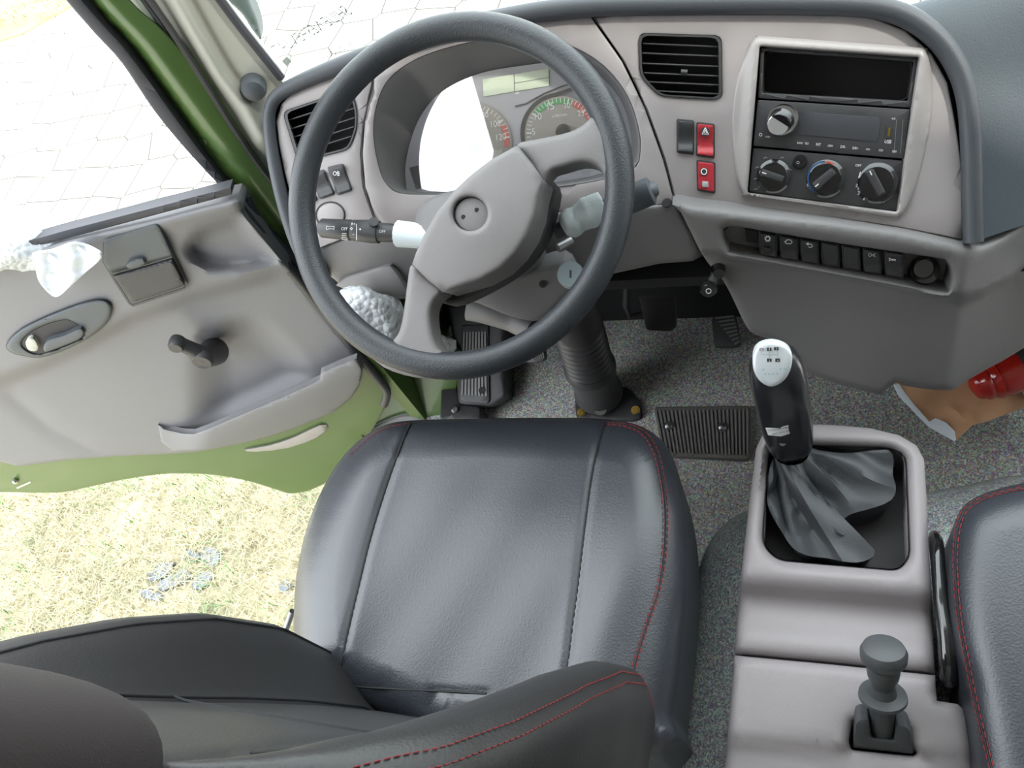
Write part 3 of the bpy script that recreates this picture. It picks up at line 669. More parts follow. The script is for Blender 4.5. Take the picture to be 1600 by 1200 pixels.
# rocker switches
def rocker(name, quad, m, lab, pl=SP, icon=None, kind='rocker', h0=0.0, lit=False):
    q = [np.array(p, float) for p in quad]; c = np.mean(q, 0)
    fr = pad(name, rr(quad, 4), pl, h0-.004, h0+.0015, 'black', dash, r=.001, grid=.03, label=lab)
    inner = [c+(p-c)*np.array([.84, .88]) for p in q]; tm = (inner[0]+inner[1])/2; bm_ = (inner[2]+inner[3])/2; L = np.linalg.norm(bm_-tm); d = (bm_-tm)/L
    def h(px, B):
        t = ((px-tm)@d)/L
        return (.0062-.0045*sst(.05, .62, t)+.0040*sst(.66, 1.0, t)) if kind == 'rocker' else .005+0*t
    rk = relief('rocker', rr(inner, 3), pl.off(h0), m, fr, h, thick=.008, r=.0009, grid=.0022)
    return fr, rk, (c, d, L)
S1 = rocker('dash_switch', [(1057, 185), (1085, 188), (1085, 242), (1057, 239)], 'black', 'black rocker switch')
S2 = rocker('hazard_switch', [(1088, 190), (1117, 193), (1117, 248), (1087, 244)], 'red', 'red hazard warning switch')
relief('icon_disc', ell((1101.5, 206), 6.8, 7.4, 20), SP.off(.0064), 'blackmat', S2[0], thick=.0008, r=0, grid=.05)
ribbon([[(1102, 199.5), (1097, 209.5), (1107, 210), (1102, 199.5)]], 1.4, SP, .0068, 'white', 'hazard_triangle', S2[0])
ribbon([[(1102, 203), (1099.7, 207.8), (1104.3, 208), (1102, 203)]], 1.0, SP, .0068, 'white', 'hazard_triangle', S2[0])
S3 = rocker('brake_switch', [(1088, 249), (1118, 253), (1118, 303), (1089, 298)], 'red', 'red switch with ring symbol', kind='flat')
relief('icon_disc', ell((1100, 268), 6, 6.2, 20), SP.off(.0062), 'blackmat', S3[0], thick=.0006, r=0, grid=.05)
cc = ell((1100, 268), 4.3, 4.5, 20); ribbon([cc+[cc[0]]], 1.5, SP, .0066, 'white', 'ring_symbol', S3[0])
pad('indicator_lens', rr([(1097, 283), (1107, 284), (1107, 293), (1097, 292)], 2), SP, .004, .0075, 'lightgrey', S3[0], r=.001)
S4 = rocker('dash_switch', [(483, 272), (506, 264), (524, 304), (500, 312)], 'black', 'black rocker switch')
S5 = rocker('fog_lamp_switch', [(511, 261), (536, 255), (551, 298), (527, 306)], 'black', 'black fog lamp switch with white symbol')
ribbon([ell((523, 271), 2.4, 3, 12)+[ell((523, 271), 2.4, 3, 12)[0]], [(527.5, 267), (528.5, 275)], [(526, 269.5), (530.5, 268.5)], [(526.2, 272), (530.8, 271)], [(526.6, 274.4), (531, 273.4)]], .8, SP, .0066, 'white', 'fog_symbol', S5[0])
S6 = rocker('dash_switch', [(461, 284), (480, 276), (497, 313), (480, 322)], 'black', 'black rocker switch')
pg = relief('round_plug', ell((517, 336), 21, 19, 32), SP.off(.004), 'silver', dash, thick=.006, r=.003, grid=.03, label='round silver blanking plug')
ribbon([ell((516, 336), 22.5, 20.5, 32)+[ell((516, 336), 22.5, 20.5, 32)[0]]], 2, SP, .0006, 'blackmat', 'plug_gap', pg)
# ---- centre stack bezel
bz = [(1184, 57), (1192, 56), (1300, 64), (1438, 74), (1447, 80), (1455, 104), (1458, 140), (1456, 185), (1447, 235), (1432, 290), (1412, 332), (1404, 339), (1396, 340), (1280, 322), (1168, 306), (1162, 303), (1150, 272), (1145, 235), (1143, 190), (1147, 145), (1158, 100), (1174, 66)]
def hbz(px, B):
    d = pdist(px, [(1187, 72), (1437, 89), (1402, 331), (1168, 301), (1187, 72)]); return .0015+.0075*sst(26, 2, d)
relief('stack_bezel', sm(bz, 2), SP, 'silver_edge', dash, hbz, holes=[din], thick=.014, r=.003, grid=.006, angle=60, label='raised silver bezel')
stack_wall = [[SP.hit(p, h_) for p in resample(din, 60)] for h_ in (.004, -.05)]
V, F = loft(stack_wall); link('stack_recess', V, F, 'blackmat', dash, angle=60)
# storage bin
bq = [(1190, 76), (1433, 92), (1424, 165), (1186, 148)]
sb = relief('storage_bin', rr([(1189, 74), (1434, 91), (1423, 168), (1185, 153)], 3), SP.off(.001), 'black', dash, holes=[rr([(1194, 80), (1428, 96), (1419, 158), (1190, 145)], 5)], thick=.004, r=.001, grid=.03, label='open black storage bin')
bi_ = rr([(1194, 80), (1428, 96), (1419, 158), (1190, 145)], 5)
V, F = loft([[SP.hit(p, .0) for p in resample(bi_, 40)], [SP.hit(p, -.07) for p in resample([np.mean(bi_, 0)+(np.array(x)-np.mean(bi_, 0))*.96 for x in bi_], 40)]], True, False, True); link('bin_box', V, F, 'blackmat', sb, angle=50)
# radio
rq = [(1184, 156), (1422, 171), (1412, 248), (1177, 228)]
rad = pad('car_radio', rr(rq, 3), SP, -.03, .003, 'black', dash, r=.001, label='black car radio with round silver knob')
K0 = SP.hit((1222, 188), .003); K1 = SP.hit((1222, 188), .014)
V, F = lathe(K0, K1, [(0, .0175), (.5, .0185), (.8, .0180), (1, .0165)], 36); kn = link('volume_knob', V, F, 'chrome', rad, label='chrome ringed volume knob')
V, F = lathe(SP.hit((1221, 188), .013), SP.hit((1217, 194), .020), [(0, .0150), (.4, .0140), (.8, .0132), (1, .0120)], 36); link('knob_core', V, F, 'gloss', kn)
V, F = lathe(SP.hit((1216.5, 194), .019), SP.hit((1216.2, 194.5), .0212), [(0, .0122), (.7, .0122), (1, .0114)], 36); link('knob_cap', V, F, 'brushed', kn, label='spun metal cap')
pad('radio_display', [(1249, 175), (1377, 183), (1371, 222), (1246, 210)], SP, .0025, .0038, 'screen', rad, r=.0006, label='dark grey display')
pad('usb_port', [(1385, 197), (1393.5, 198), (1392, 217), (1383, 216)], SP, .002, .0042, 'blackmat', rad, r=.0003)
pad('usb_contact', [(1388, 199), (1391.5, 199.5), (1390, 214), (1386.5, 213.5)], SP, .004, .0050, 'brass', rad, r=.0003, label='gold contact')
for s_, a, b_ in (('BAND', (1245.5, 224.5), (1254, 225.2)), ('T&S', (1257, 225.5), (1263, 226)), ('INT', (1275, 227.5), (1282, 228)), ('DIRM', (1293.5, 229), (1301, 229.7)), ('D/R-', (1313, 231), (1321, 231.6)), ('D/R+', (1332, 233), (1340.5, 233.7)), ('MOD', (1353, 234.3), (1359, 235)), ('CLK', (1373, 236), (1379.5, 236.7)), ('DIM', (1394, 238), (1400, 238.7)), ('AUX', (1393, 186.3), (1399, 187)), ('USB', (1382, 223.5), (1392, 224.3)), ('MODE', (1196, 214.7), (1203, 215.2))):
    text(s_, a, b_, SP, .0036, 'white', rad, ratio=1.35)
cc = ell((1188.5, 210.5), 2.2, 2.2, 12); ribbon([cc+[cc[0]]], .7, SP, .0036, 'white', 'power_symbol', rad)
ribbon([[(1401, 186), (1397, 240)], [(1411, 187), (1407, 240)]], .8, SP, .0034, 'hood', 'edge_line', rad)
# climate panel
cp = pad('climate_panel', rr([(1177, 231), (1412, 251), (1400, 330), (1170, 300)], 3), SP, -.02, .001, 'black', dash, r=.001, label='black climate control panel')
def dial(c, r_px, ang, lab, arc=None):
    rm = r_px*.93/FPX; A_ = SP.hit(c, .001); B_ = SP.hit(c, .010)
    V, F = lathe(A_, B_, [(0, rm), (.25, rm), (.5, rm*.82), (1, rm*.78)], 36); k = link('control_knob', V, F, 'gloss', cp, label=lab)
    d = np.array([math.cos(R(ang)), math.sin(R(ang))]); nn = np.array([-d[1], d[0]]); C_ = np.array(c, float)
    bar = rr([C_-d*r_px*.72-nn*r_px*.22, C_+d*r_px*.66-nn*r_px*.20, C_+d*r_px*.66+nn*r_px*.20, C_-d*r_px*.72+nn*r_px*.22], r_px*.1)
    pad('grip_bar', bar, SP, .009, .020, 'black', k, r=.0015, grid=.02)
    p0_ = C_-d*r_px*.62; ribbon([[p0_-d*2, p0_+d*5]], 1.6, SP, .0206, 'white', 'pointer', k)
    ring = ell(c, r_px*1.0, r_px*1.0, 40)
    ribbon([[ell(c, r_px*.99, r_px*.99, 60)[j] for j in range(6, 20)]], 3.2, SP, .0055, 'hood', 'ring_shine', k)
    return k
k1 = dial((1208, 275), 26, 18, 'left knob for air direction')
k2 = dial((1289, 279), 29, -40, 'middle knob for temperature with blue and red ring')
k3 = dial((1369, 286), 31, 62, 'right knob for the fan')
def arc(c, r, a0, a1, n=16): return [np.array([c[0]+r*math.cos(R(a)), c[1]+r*math.sin(R(a))]) for a in np.linspace(a0, a1, n)]
ribbon([arc((1289, 279), 26.5, 130, 270)], 2.6, SP, .006, 'blue', 'cold_ring', k2); ribbon([arc((1289, 279), 26.5, 272, 400)], 2.6, SP, .006, 'orange', 'hot_ring', k2)
for s_, c in (('1', (1341.5, 276)), ('2', (1338, 290)), ('3', (1341, 302)), ('4', (1349, 311)), ('1', (1396, 284)), ('2', (1395, 297)), ('4', (1380, 315)), ('OFF', (1341, 258))):
    wn = .7 if s_ == '1' else 1.5*len(s_); text(s_, (c[0]-wn, c[1]+2), (c[0]+wn, c[1]+2.3), SP, .0032, 'white', cp)
for c in ((1183, 262), (1181, 280), (1188, 292), (1196, 247), (1222, 247), (1234, 266), (1181, 296), (1388, 268)):
    ribbon([[(c[0]-3, c[1]+1), (c[0], c[1]-1.5), (c[0]+3, c[1])]], .8, SP, .0022, 'lightgrey', 'symbol', cp)
V, F = lathe(SP.hit((1250, 253), .001), SP.hit((1250, 253), .005), [(0, .0085), (.6, .0082), (1, .007)]); bt = link('recirculation_button', V, F, 'gloss', cp)
cc = ell((1247, 254), 2, 2, 10); ribbon([cc+[cc[0]]], .6, SP, .0054, 'lightgrey', 'symbol', bt)
# ---- instrument cluster
CF = SP.off(-.048)
cl = relief('instrument_cluster', hin, CF, 'clusterface', dash, thick=.004, r=0, grid=.05, label='grey instrument cluster with two dials and a display')
pad('lcd_display', [(754, 124), (857, 107), (858, 134), (755, 151)], CF, 0, .002, 'lcd', cl, r=.0005, label='pale green display')
ribbon([[(803, 116), (804, 143)], [(804, 130), (857, 121)]], .8, CF, .0024, 'hood', 'display_line', cl)
V, F = lathe(CF.hit((879, 107), 0), CF.hit((879, 107), .003), [(0, .006), (.7, .005), (1, .004)]); link('indicator_lamp', V, F, 'blackmat', cl)
text('-', (806, 152), (812, 151), CF, .001, 'white', cl)
def gauge(c, rx, name, lab, vals, a_of, minor, zones, rnum):
    g = relief(name, ell(c, rx, rx, 56), CF.off(.003), 'dialface', cl, thick=.003, r=.0008, grid=.05, label=lab)
    for m_, a0, a1 in zones:
        if m_ in ('dgreen', 'dred'): ribbon([arc(c, rx-8, a0, a1)], 9, CF, .0036, m_, 'dial_zone', g)
    mj, mn = [], []
    for k_ in minor:
        a = a_of(k_); d = np.array([math.cos(R(a)), math.sin(R(a))]); L = 9 if any(abs(k_-v_) < 1e-6 for v_ in vals) else 7
        (mj if L == 9 else mn).append([np.array(c)+d*(rx-3), np.array(c)+d*(rx-3-L)])
    ribbon(mj, 2.0, CF, .0042, 'white', 'scale_marks', g); ribbon(mn, 1.1, CF, .0042, 'white', 'scale_marks', g)
    for v_ in vals:
        a = a_of(v_); d = np.array([math.cos(R(a)), math.sin(R(a))]); q = np.array(c)+d*rnum; wn = 2.5*len(str(v_))
        text(str(v_), (q[0]-wn, q[1]+3+.13*wn), (q[0]+wn, q[1]+3-.13*wn), CF, .0042, 'white', g, ratio=1.1)
    return g
g2 = gauge((877, 208), 58, 'rev_counter', 'rev counter dial', [0, 5, 10, 15, 20, 25, 30], lambda v_: 146+v_*6.8, range(0, 31), [('dgreen', 218, 286), ('dred', 292, 350)], 43)
text('x100r/min', (862, 184), (886, 180.5), CF, .0042, 'white', g2)
ribbon([arc((877, 208), 61, 165, 262, 30)+[(885, 142), (905, 134), (935, 126)]], 6, CF, .004, 'blackmat', 'dial_rim', g2)
ribbon([[(805, 166), (822, 162), (850, 146), (880, 134), (905, 128)]], 2, CF, .002, 'blackmat', 'dial_rim', g2)
V, F = lathe(CF.hit((880, 206), .003), CF.hit((880, 206), .014), [(0, .010), (.7, .009), (1, .006)]); link('needle_hub', V, F, 'blackmat', g2)
V, F = tube([CF.hit((880, 206), .010), CF.hit((846, 226), .010)], [.0018, .0005], n=6); link('needle', V, F, 'orange', g2)
g1 = gauge((738, 222), 62, 'speedometer', 'speedometer dial', [0, 20, 40, 60, 80, 100, 120], lambda v_: -176+v_*1.4, range(0, 121, 5), [('dred', -30, 8)], 46)
V, F = lathe(CF.hit((742, 228), .003), CF.hit((742, 228), .014), [(0, .010), (.7, .009), (1, .006)]); link('needle_hub', V, F, 'blackmat', g1)
V, F = tube([CF.hit((742, 228), .010), CF.hit((712, 246), .010)], [.0018, .0005], n=6); link('needle', V, F, 'orange', g1)
text('km/h', (724, 200), (744, 197), CF, .0042, 'white', g1)
pad('warning_lamp_strip', [(640, 262), (700, 246), (706, 282), (650, 296)], CF, 0, .001, 'hood', cl, r=.0005)
LN = Pl(SP.hit((700, 200), -.034), nrm(SP.n+SP.u*-.09))
relief('lens_cover', hin, LN, 'lens', cl, lambda px, B: .006*np.cos((px[:, 0]-810)/190*1.4), thick=.0015, r=0, grid=.012, angle=80, back=False, label='clear curved lens')
# ---- lower grey panel under the gauges
KP = Pl(SP.hit((582, 352)), (.1, -.9, .35))
kn_out = [(497, 388), (528, 376), (584, 354), (620, 350), (760, 340), (900, 328), (1053, 318), (1062, 330), (1078, 360), (1097, 400), (1082, 408), (1030, 412), (975, 424), (900, 440), (860, 455), (780, 470), (700, 472), (660, 466), (625, 458), (560, 450), (530, 443), (508, 425)]
def hkp(px, B): return .003-.010*sst(418, 440, px[:, 1]+(px[:, 0]-540)*.22)*(px[:, 0] < 680)
relief('lower_panel', kn_out, KP, 'greyblock', dash, hkp, thick=.02, r=.006, grid=.02, label='mid grey lower panel')
ribbon([[(530, 440), (545, 436), (575, 426), (612, 412)]], 1.6, KP, .004, 'hood', 'panel_gap', dash)
relief('fuse_cover', [(525, 446), (540, 434), (575, 424), (608, 414), (622, 430), (640, 462), (560, 460)], KP.off(.006), 'grey', dash, thick=.01, r=.003, grid=.03)
V, F = lathe(KP.hit((1042, 317), .002), KP.hit((1042, 317), .005), [(0, .006), (1, .005)]); link('screw_hole', V, F, 'blackmat', dash)
# ---- centre lower block with the switch row
LP = Pl(SP.hit((1300, 340)), (.1, -.92, .38))
blk = [(1057, 313), (1200, 329), (1300, 340), (1400, 354), (1500, 372), (1524, 380), (1545, 374), (1575, 356), (1605, 333), (1700, 270), (1760, 420), (1700, 470), (1601, 543), (1540, 578), (1512, 594), (1498, 604), (1482, 610), (1440, 607), (1408, 601), (1400, 598), (1382, 612), (1376, 617), (1330, 606), (1290, 594), (1255, 578), (1248, 566), (1212, 535), (1190, 526), (1172, 518), (1157, 492), (1142, 460), (1126, 432), (1112, 418), (1095, 394), (1078, 360), (1064, 332)]
cz = [(1040, 380), (1096, 394), (1200, 411), (1300, 428), (1400, 448), (1470, 463), (1500, 466), (1530, 460), (1560, 443), (1600, 418), (1800, 300)]
def hblk(px, B):
    s = side(px, cz); h = .020*(1-sst(-1, 4, s))+.006*(1-sst(-4, 2, s)*0)
    tp_ = side(px, [(1040, 311), (1200, 329), (1300, 340), (1400, 354), (1524, 381), (1560, 366), (1700, 270)])
    h -= .014*np.clip(1-tp_/22, 0, 1)**2
    h -= (.0005)*np.clip(px[:, 0]-1500-(460-px[:, 1])*.16, 0, 400)*1.0          # right flank turns away
    h -= .010*sst(0, 1, 0*s)
    return h
slot = sm([(1130, 362), (1134, 356), (1150, 354), (1200, 362), (1330, 383), (1465, 403), (1479, 409), (1485, 420), (1486, 436), (1482, 450), (1474, 455), (1400, 442), (1270, 418), (1150, 396), (1140, 390), (1133, 378)], 3)
block = relief('lower_console', sm(blk, 2), LP, 'greyblock', dash, hblk, holes=[slot], thick=.05, r=.010, grid=.008, angle=60, label='grey lower centre panel with switch row')
lift_h = .012
V, F = loft([[LP.hit(p, lift_h) for p in resample(slot, 60)], [LP.hit(p, -.012) for p in resample(slot, 60)]], True, False, True); link('switch_recess', V, F, 'grey', dash, angle=50)
icons = ['gear', 'engine', 'exhaust', None, None, 'gears', 'horn']
for i in range(7):
    x0, y0 = 1185+i*32.5, 362+i*5.1; sh = min(i, 3)*.5
    q = [(x0, y0), (x0+28.5, y0+4.6), (x0+30+sh*.3, y0+43), (x0+2, y0+38.5)]
    if i == 6: q = [(x0+2, y0-1), (x0+34, y0+3), (x0+33, y0+44), (x0+3, y0+39)]
    fr, rk, (c, d, L) = rocker('dash_switch', q, 'black', ['black switch with gear symbol', 'black switch with engine symbol', 'black switch with exhaust symbol', 'blank black switch cover', 'blank black switch cover', 'black switch with twin gear symbol', 'black switch with horn symbol'][i], LP, kind='flat' if i in (3, 4) else 'rocker', h0=.004)
    ic = (x0+14.5, y0+11); hh2 = .0108; W_ = 'white'
    if icons[i] == 'gear':
        cc = ell(ic, 3.2, 3.2, 14); ribbon([cc+[cc[0]]]+[[np.array(ic)+np.array([math.cos(a), math.sin(a)])*3.6, np.array(ic)+np.array([math.cos(a), math.sin(a)])*5.2] for a in np.arange(0, 6.28, .7)], 1.1, LP, hh2, W_, 'gear_symbol', fr)
        pad('switch_button', rr([(x0+9, y0+24), (x0+19, y0+25.5), (x0+19, y0+34), (x0+9, y0+32.5)], 2), LP, .006, .0105, 'black', fr, r=.001)
    elif icons[i] == 'engine': ribbon([[(ic[0]-6, ic[1]), (ic[0]-3, ic[1]-2), (ic[0]-2, ic[1]-3.5), (ic[0]+3, ic[1]-3), (ic[0]+6, ic[1]), (ic[0]+3, ic[1]+3), (ic[0]-3, ic[1]+2.5), (ic[0]-6, ic[1])]], 1.1, LP, hh2, W_, 'engine_symbol', fr)
    elif icons[i] == 'exhaust': ribbon([[(ic[0]-1, ic[1]-4), (ic[0]-5, ic[1]-2), (ic[0]-1, ic[1])], [(ic[0]-5, ic[1]-2), (ic[0]+3, ic[1]-1.5), (ic[0]+5.5, ic[1]+1), (ic[0]+3, ic[1]+3.5), (ic[0]-1, ic[1]+3)]], 1.1, LP, hh2, W_, 'exhaust_symbol', fr)
    elif icons[i] == 'gears':
        cc = ell((ic[0]-2.5, ic[1]), 2.6, 2.2, 10); ribbon([cc+[cc[0]], [(ic[0]+1, ic[1]), (ic[0]+6, ic[1]-2)], [(ic[0]+1, ic[1]), (ic[0]+6, ic[1]+2.5)], [(ic[0]+4, ic[1]-2), (ic[0]+3, ic[1]+2.5)]], .9, LP, hh2, 'lightgrey', 'gears_symbol', fr)
    elif icons[i] == 'horn': ribbon([[(ic[0]-5, ic[1]-.5), (ic[0]-5, ic[1]+4.5), (ic[0]-2, ic[1]+2.4), (ic[0]+5, ic[1]+4), (ic[0]+5, ic[1]+2), (ic[0]-2, ic[1]+1.6), (ic[0]-5, ic[1]-.5)]], 1.0, LP, hh2, W_, 'horn_symbol', fr)
pad('socket_blank', [(1164, 358), (1184, 361), (1184, 380), (1166, 378)], LP, -.01, -.004, 'blackmat', dash, r=.0005, label='black empty switch opening')
V, F = lathe(LP.hit((1440, 424), -.010), LP.hit((1447, 422), .001), [(0, .017), (.8, .018), (1, .0165)]); lg = link('cigarette_lighter', V, F, 'gloss', dash, label='glossy black lighter')
V, F = lathe(LP.hit((1447, 422), .000), LP.hit((1443, 420), .018), [(0, .0095), (.5, .0095), (.75, .012), (1, .0105)]); link('lighter_knob', V, F, 'gloss', lg)
# small knob lever under the left end of the block
A_ = LP.hit((1123, 421), .006); B_ = LP.hit((1107, 450), .022)
V, F = lathe(A_-LP.n*.02, A_+LP.n*.012, [(0, .0085), (.6, .0095), (1, .007)]); kb = link('pull_knob', V, F, 'gloss', dash, label='small black pull knob')
V, F = tube([A_, (A_+B_)/2, B_], [.0065, .006, .008], n=12); link('knob_stem', V, F, 'black', kb)
V, F = lathe(B_-LP.n*.006, B_+LP.n*.008, [(0, .010), (.7, .011), (1, .009)]); link('knob_head', V, F, 'gloss', kb)
cc = ell(proj(B_+LP.n*.008), 4, 3.6, 12); PB = Pl(B_+LP.n*.0082, LP.n); ribbon([cc+[cc[0]]], 1.1, PB, .0003, 'white', 'ring_symbol', kb)
# ================================================================== STEERING WHEEL
WC = np.array([-.393, .626, .777]); WN = nrm([.063, -.510, .858]); WP = Pl(WC, WN)
wheel = thing('steering_wheel', 'black two-spoke steering wheel with grey hub pad, turned to one side', 'steering wheel', WC)
RW = .1985; P_ = [WC+(WP.u*math.cos(a)+WP.v*math.sin(a))*RW for a in np.linspace(0, 2*math.pi, 96, endpoint=False)]
V, F = tube(P_, .0165, True, n=18); link('rim', V, F, 'rim', wheel, angle=80)
hubp = [(808, 227), (770, 248), (738, 272), (706, 302), (682, 332), (662, 368), (650, 395), (644, 413), (668, 437), (692, 456), (712, 450), (750, 438), (782, 420), (806, 396), (824, 368), (836, 335), (841, 305), (848, 280), (830, 254)]
def hhub(px, B): return .016*np.exp(-((px[:, 0]-745)**2+(px[:, 1]-340)**2)/120**2)+.006
hub = relief('hub_pad', hubp, WP.off(.012), 'hub', wheel, hhub, holes=[ell((735, 334), 27, 27, 32)], thick=.05, r=.006, grid=.010, angle=60, label='grey hub pad')
for L_ in ([(806, 226), (830, 253), (849, 281)], [(643, 412), (667, 436), (693, 457)]): ribbon([L_], 2.2, WP, .0125, 'blackmat', 'pad_gap', hub)
HB = WP.off(.026)
relief('hub_badge', ell((737, 335), 26.5, 26.5, 36), HB, 'hub', hub, thick=.008, r=.0015, grid=.04)
for c in ((724, 339), (745, 328)):
    V, F = lathe(HB.hit(c, -.004), HB.hit(c, .0008), [(0, .0026), (1, .0026)], 14); link('badge_hole', V, F, 'blackmat', hub)
ribbon([arc((735, 334), 27.5, 120, 290, 26)], 2.2, WP, .0285, 'blackmat', 'badge_gap', hub)
def hsp(px, B): return .004+.004*np.exp(-pdist(px, [(800, 300), (900, 235), (960, 200)])/60)
sp1 = [(808, 227), (838, 218), (872, 211), (898, 203), (917, 190), (928, 172), (926, 150), (920, 132), (940, 130), (962, 180), (976, 235), (980, 290), (975, 330), (960, 345), (953, 318), (948, 288), (940, 266), (925, 256), (905, 255), (880, 262), (862, 268), (852, 284), (846, 300), (832, 260)]
relief('spoke', sm(sp1, 3), WP.off(.004), 'hub', wheel, hsp, thick=.026, r=.007, grid=.010, angle=60)
sp2 = [(644, 413), (637, 440), (632, 480), (626, 512), (616, 530), (596, 540), (572, 545), (600, 574), (650, 590), (700, 590), (715, 570), (700, 556), (686, 545), (678, 528), (674, 505), (674, 485), (681, 468), (695, 455), (668, 434)]
relief('spoke', sm(sp2, 3), WP.off(.004), 'hub', wheel, .004, thick=.026, r=.007, grid=.010, angle=60)
back = [(712, 330), (770, 290), (820, 275), (866, 285), (862, 330), (845, 380), (810, 420), (760, 452), (700, 476), (672, 450), (660, 400)]
relief('hub_back', sm(back, 3), WP.off(-.03), 'blackmat', wheel, thick=.03, r=.006, grid=.02)

# ================================================================== STEERING COLUMN
colm = thing('steering_column', 'dark grey steering column with stalks, corrugated boot and bolted floor plate', 'steering column', (-.40, .77, 0))
ax = -WN; ux = WP.u; vx = WP.v
def sect(t, wx, wy, dy=0, k=28, e=3.2):
    c = WC+ax*t+vx*dy; out = []
    for j in range(k):
        a = 2*math.pi*j/k; ca, sa = math.cos(a), math.sin(a); out.append(c+ux*wx*math.copysign(abs(ca)**(2/e), ca)+vx*wy*math.copysign(abs(sa)**(2/e), sa))
    return out
V, F = loft([sect(.035, .045, .035, -.02), sect(.05, .070, .048, -.026), sect(.075, .076, .052, -.032), sect(.12, .076, .054, -.038), sect(.165, .070, .054, -.042), sect(.20, .055, .05, -.045)], True, True, True)
sh = link('upper_shroud', V, F, 'hood', colm, angle=50, label='dark grey upper shroud')
low = [(700, 452), (745, 462), (800, 480), (850, 488), (862, 470), (878, 440), (850, 420), (800, 400), (720, 410)]
LS = Pl(WC+ax*.075-vx*.075, nrm(WN*.55-vx*.85)); LS = Pl(WC+ax*.10-vx*.075, nrm(WN*.75-vx*.65))
relief('lower_shroud', sm([(700, 445), (760, 440), (820, 425), (880, 410), (900, 440), (880, 470), (846, 500), (800, 495), (748, 474), (700, 458)], 3), LS, 'hood', colm, thick=.03, r=.010, grid=.02)
V, F = lathe(LS.hit((848, 444), .001), LS.hit((848, 444), .004), [(0, .005), (1, .004)]); link('screw', V, F, 'blackmat', colm)
IG = WP.off(-.075); A_ = IG.hit((893, 432), -.02); B_ = IG.hit((891, 428), .004)
V, F = lathe(A_, B_, [(0, .016), (.7, .0165), (1, .0155)]); ig = link('ignition_lock', V, F, 'keyplate', colm, label='pale grey ignition lock')
pad('key_slot', [(890, 422), (893, 422), (893, 434), (890, 434)], Pl(B_, B_-A_), -.001, .0006, 'blackmat', ig, r=.0002)
V, F = tube([IG.hit((872, 388), -.02), IG.hit((893, 376), -.03)], .006); link('lever_pin', V, F, 'steel', colm)
# body between the shroud and the floor boot
def at(px, z): return Z(z).hit(px)
cA = WC+ax*.19-vx*.02; path = [cA, at((884, 470), .36), at((905, 512), .28)]
V, F = tube([path[0], path[0]*.5+path[1]*.5, path[1], path[2]], [.05, .050, .046, .042], n=24); link('column_tube', V, F, 'blackmat', colm, angle=60)
P0, P1 = at((901, 505), .285), at((921, 572), .155)
prof = [(0, .042)]
for i in range(9):
    a = i/9; prof += [(a+.02, .043), (a+.05, .046), (a+.085, .043)]
prof += [(.98, .040), (1, .042)]
V, F = lathe(P0, P1, prof, 32); link('corrugated_boot', V, F, 'black', colm, angle=60)
P2 = at((935, 612), .03)
V, F = lathe(P1-(P2-P1)*.1, P2, [(0, .044), (.08, .050), (.14, .050), (.3, .046), (.8, .043), (.92, .047), (1, .05)], 32); link('lower_boot', V, F, 'black', colm, angle=60)
bp_ = relief('floor_plate', rr([(898, 620), (925, 606), (980, 604), (1003, 628), (1001, 652), (992, 656), (910, 656), (900, 652)], 7), Z(.012), 'black', colm, thick=.01, r=.003, grid=.03)
for c in ((908, 645), (993, 641)):
    V, F = lathe(at(c, .012), at(c, .022), [(0, .009), (.35, .009), (.36, .006), (1, .005)], 16); link('bolt', V, F, 'brass', bp_, label='yellow zinc bolt')
V, F = lathe(at((938, 640), .03), at((938, 640), .035), [(0, .012), (1, .012)], 20); link('boot_badge', V, F, 'rubber', colm)
# stalks
ST = WP.off(-.055)
def stalk(a, b_, rad, m, name, lab):
    A_, B_ = ST.hit(a), ST.hit(b_, -.012); V, F = lathe(A_, B_, rad, 28); return link(name, V, F, m, colm, label=lab), A_, B_
s1, A_, B_ = stalk((499, 356), (668, 368), [(0, .008), (.02, .0085), (.021, .0115), (.03, .0125), (.30, .0135), (.305, .0128), (.32, .0128), (.325, .0135), (.48, .0150), (.56, .0145), (.565, .0125), (.72, .0115), (1, .009)], 'black', 'indicator_stalk', 'black light stalk with white symbols')
V, F = lathe(ST.hit((541, 355), .0), ST.hit((541, 352), .0), [(0, .001), (1, .001)], 5)
S_ = Pl(ST.hit((560, 357), .0142), WN)
text('OFF', (533, 359.5), (543, 360), S_, 0, 'white', s1); text('R+', (549, 352), (555, 352.2), S_, 0, 'white', s1); text('OFF', (592, 363.5), (602, 364), S_, .001, 'lightgrey', s1)
ribbon([[(510, 353), (510, 359), (514, 357.5), (520, 357.5), (521.5, 359), (522, 353), (520, 354), (514, 354), (510, 353)], [(534, 365), (541, 365)], [(534, 368), (541, 368.4)], [(534, 371), (542, 372), (542, 375), (534, 373.5), (534, 371)], [(551, 366), (553, 366.5)], [(547, 357), (549, 355.5), (551, 357), (549, 359), (547, 357)], [(557, 350), (557, 376)]], .8, S_, 0, 'white', 'stalk_symbol', s1)
cc = ell((562.5, 358), 1.2, 1.2, 10); relief('dot', cc, S_.off(.0006), 'white', s1, thick=.0008, r=0, grid=.05)
V, F = lathe(ST.hit((584, 352), .0), ST.hit((584, 346), .012), [(0, .006), (1, .006)], 14); link('stalk_nub', V, F, 'black', s1)
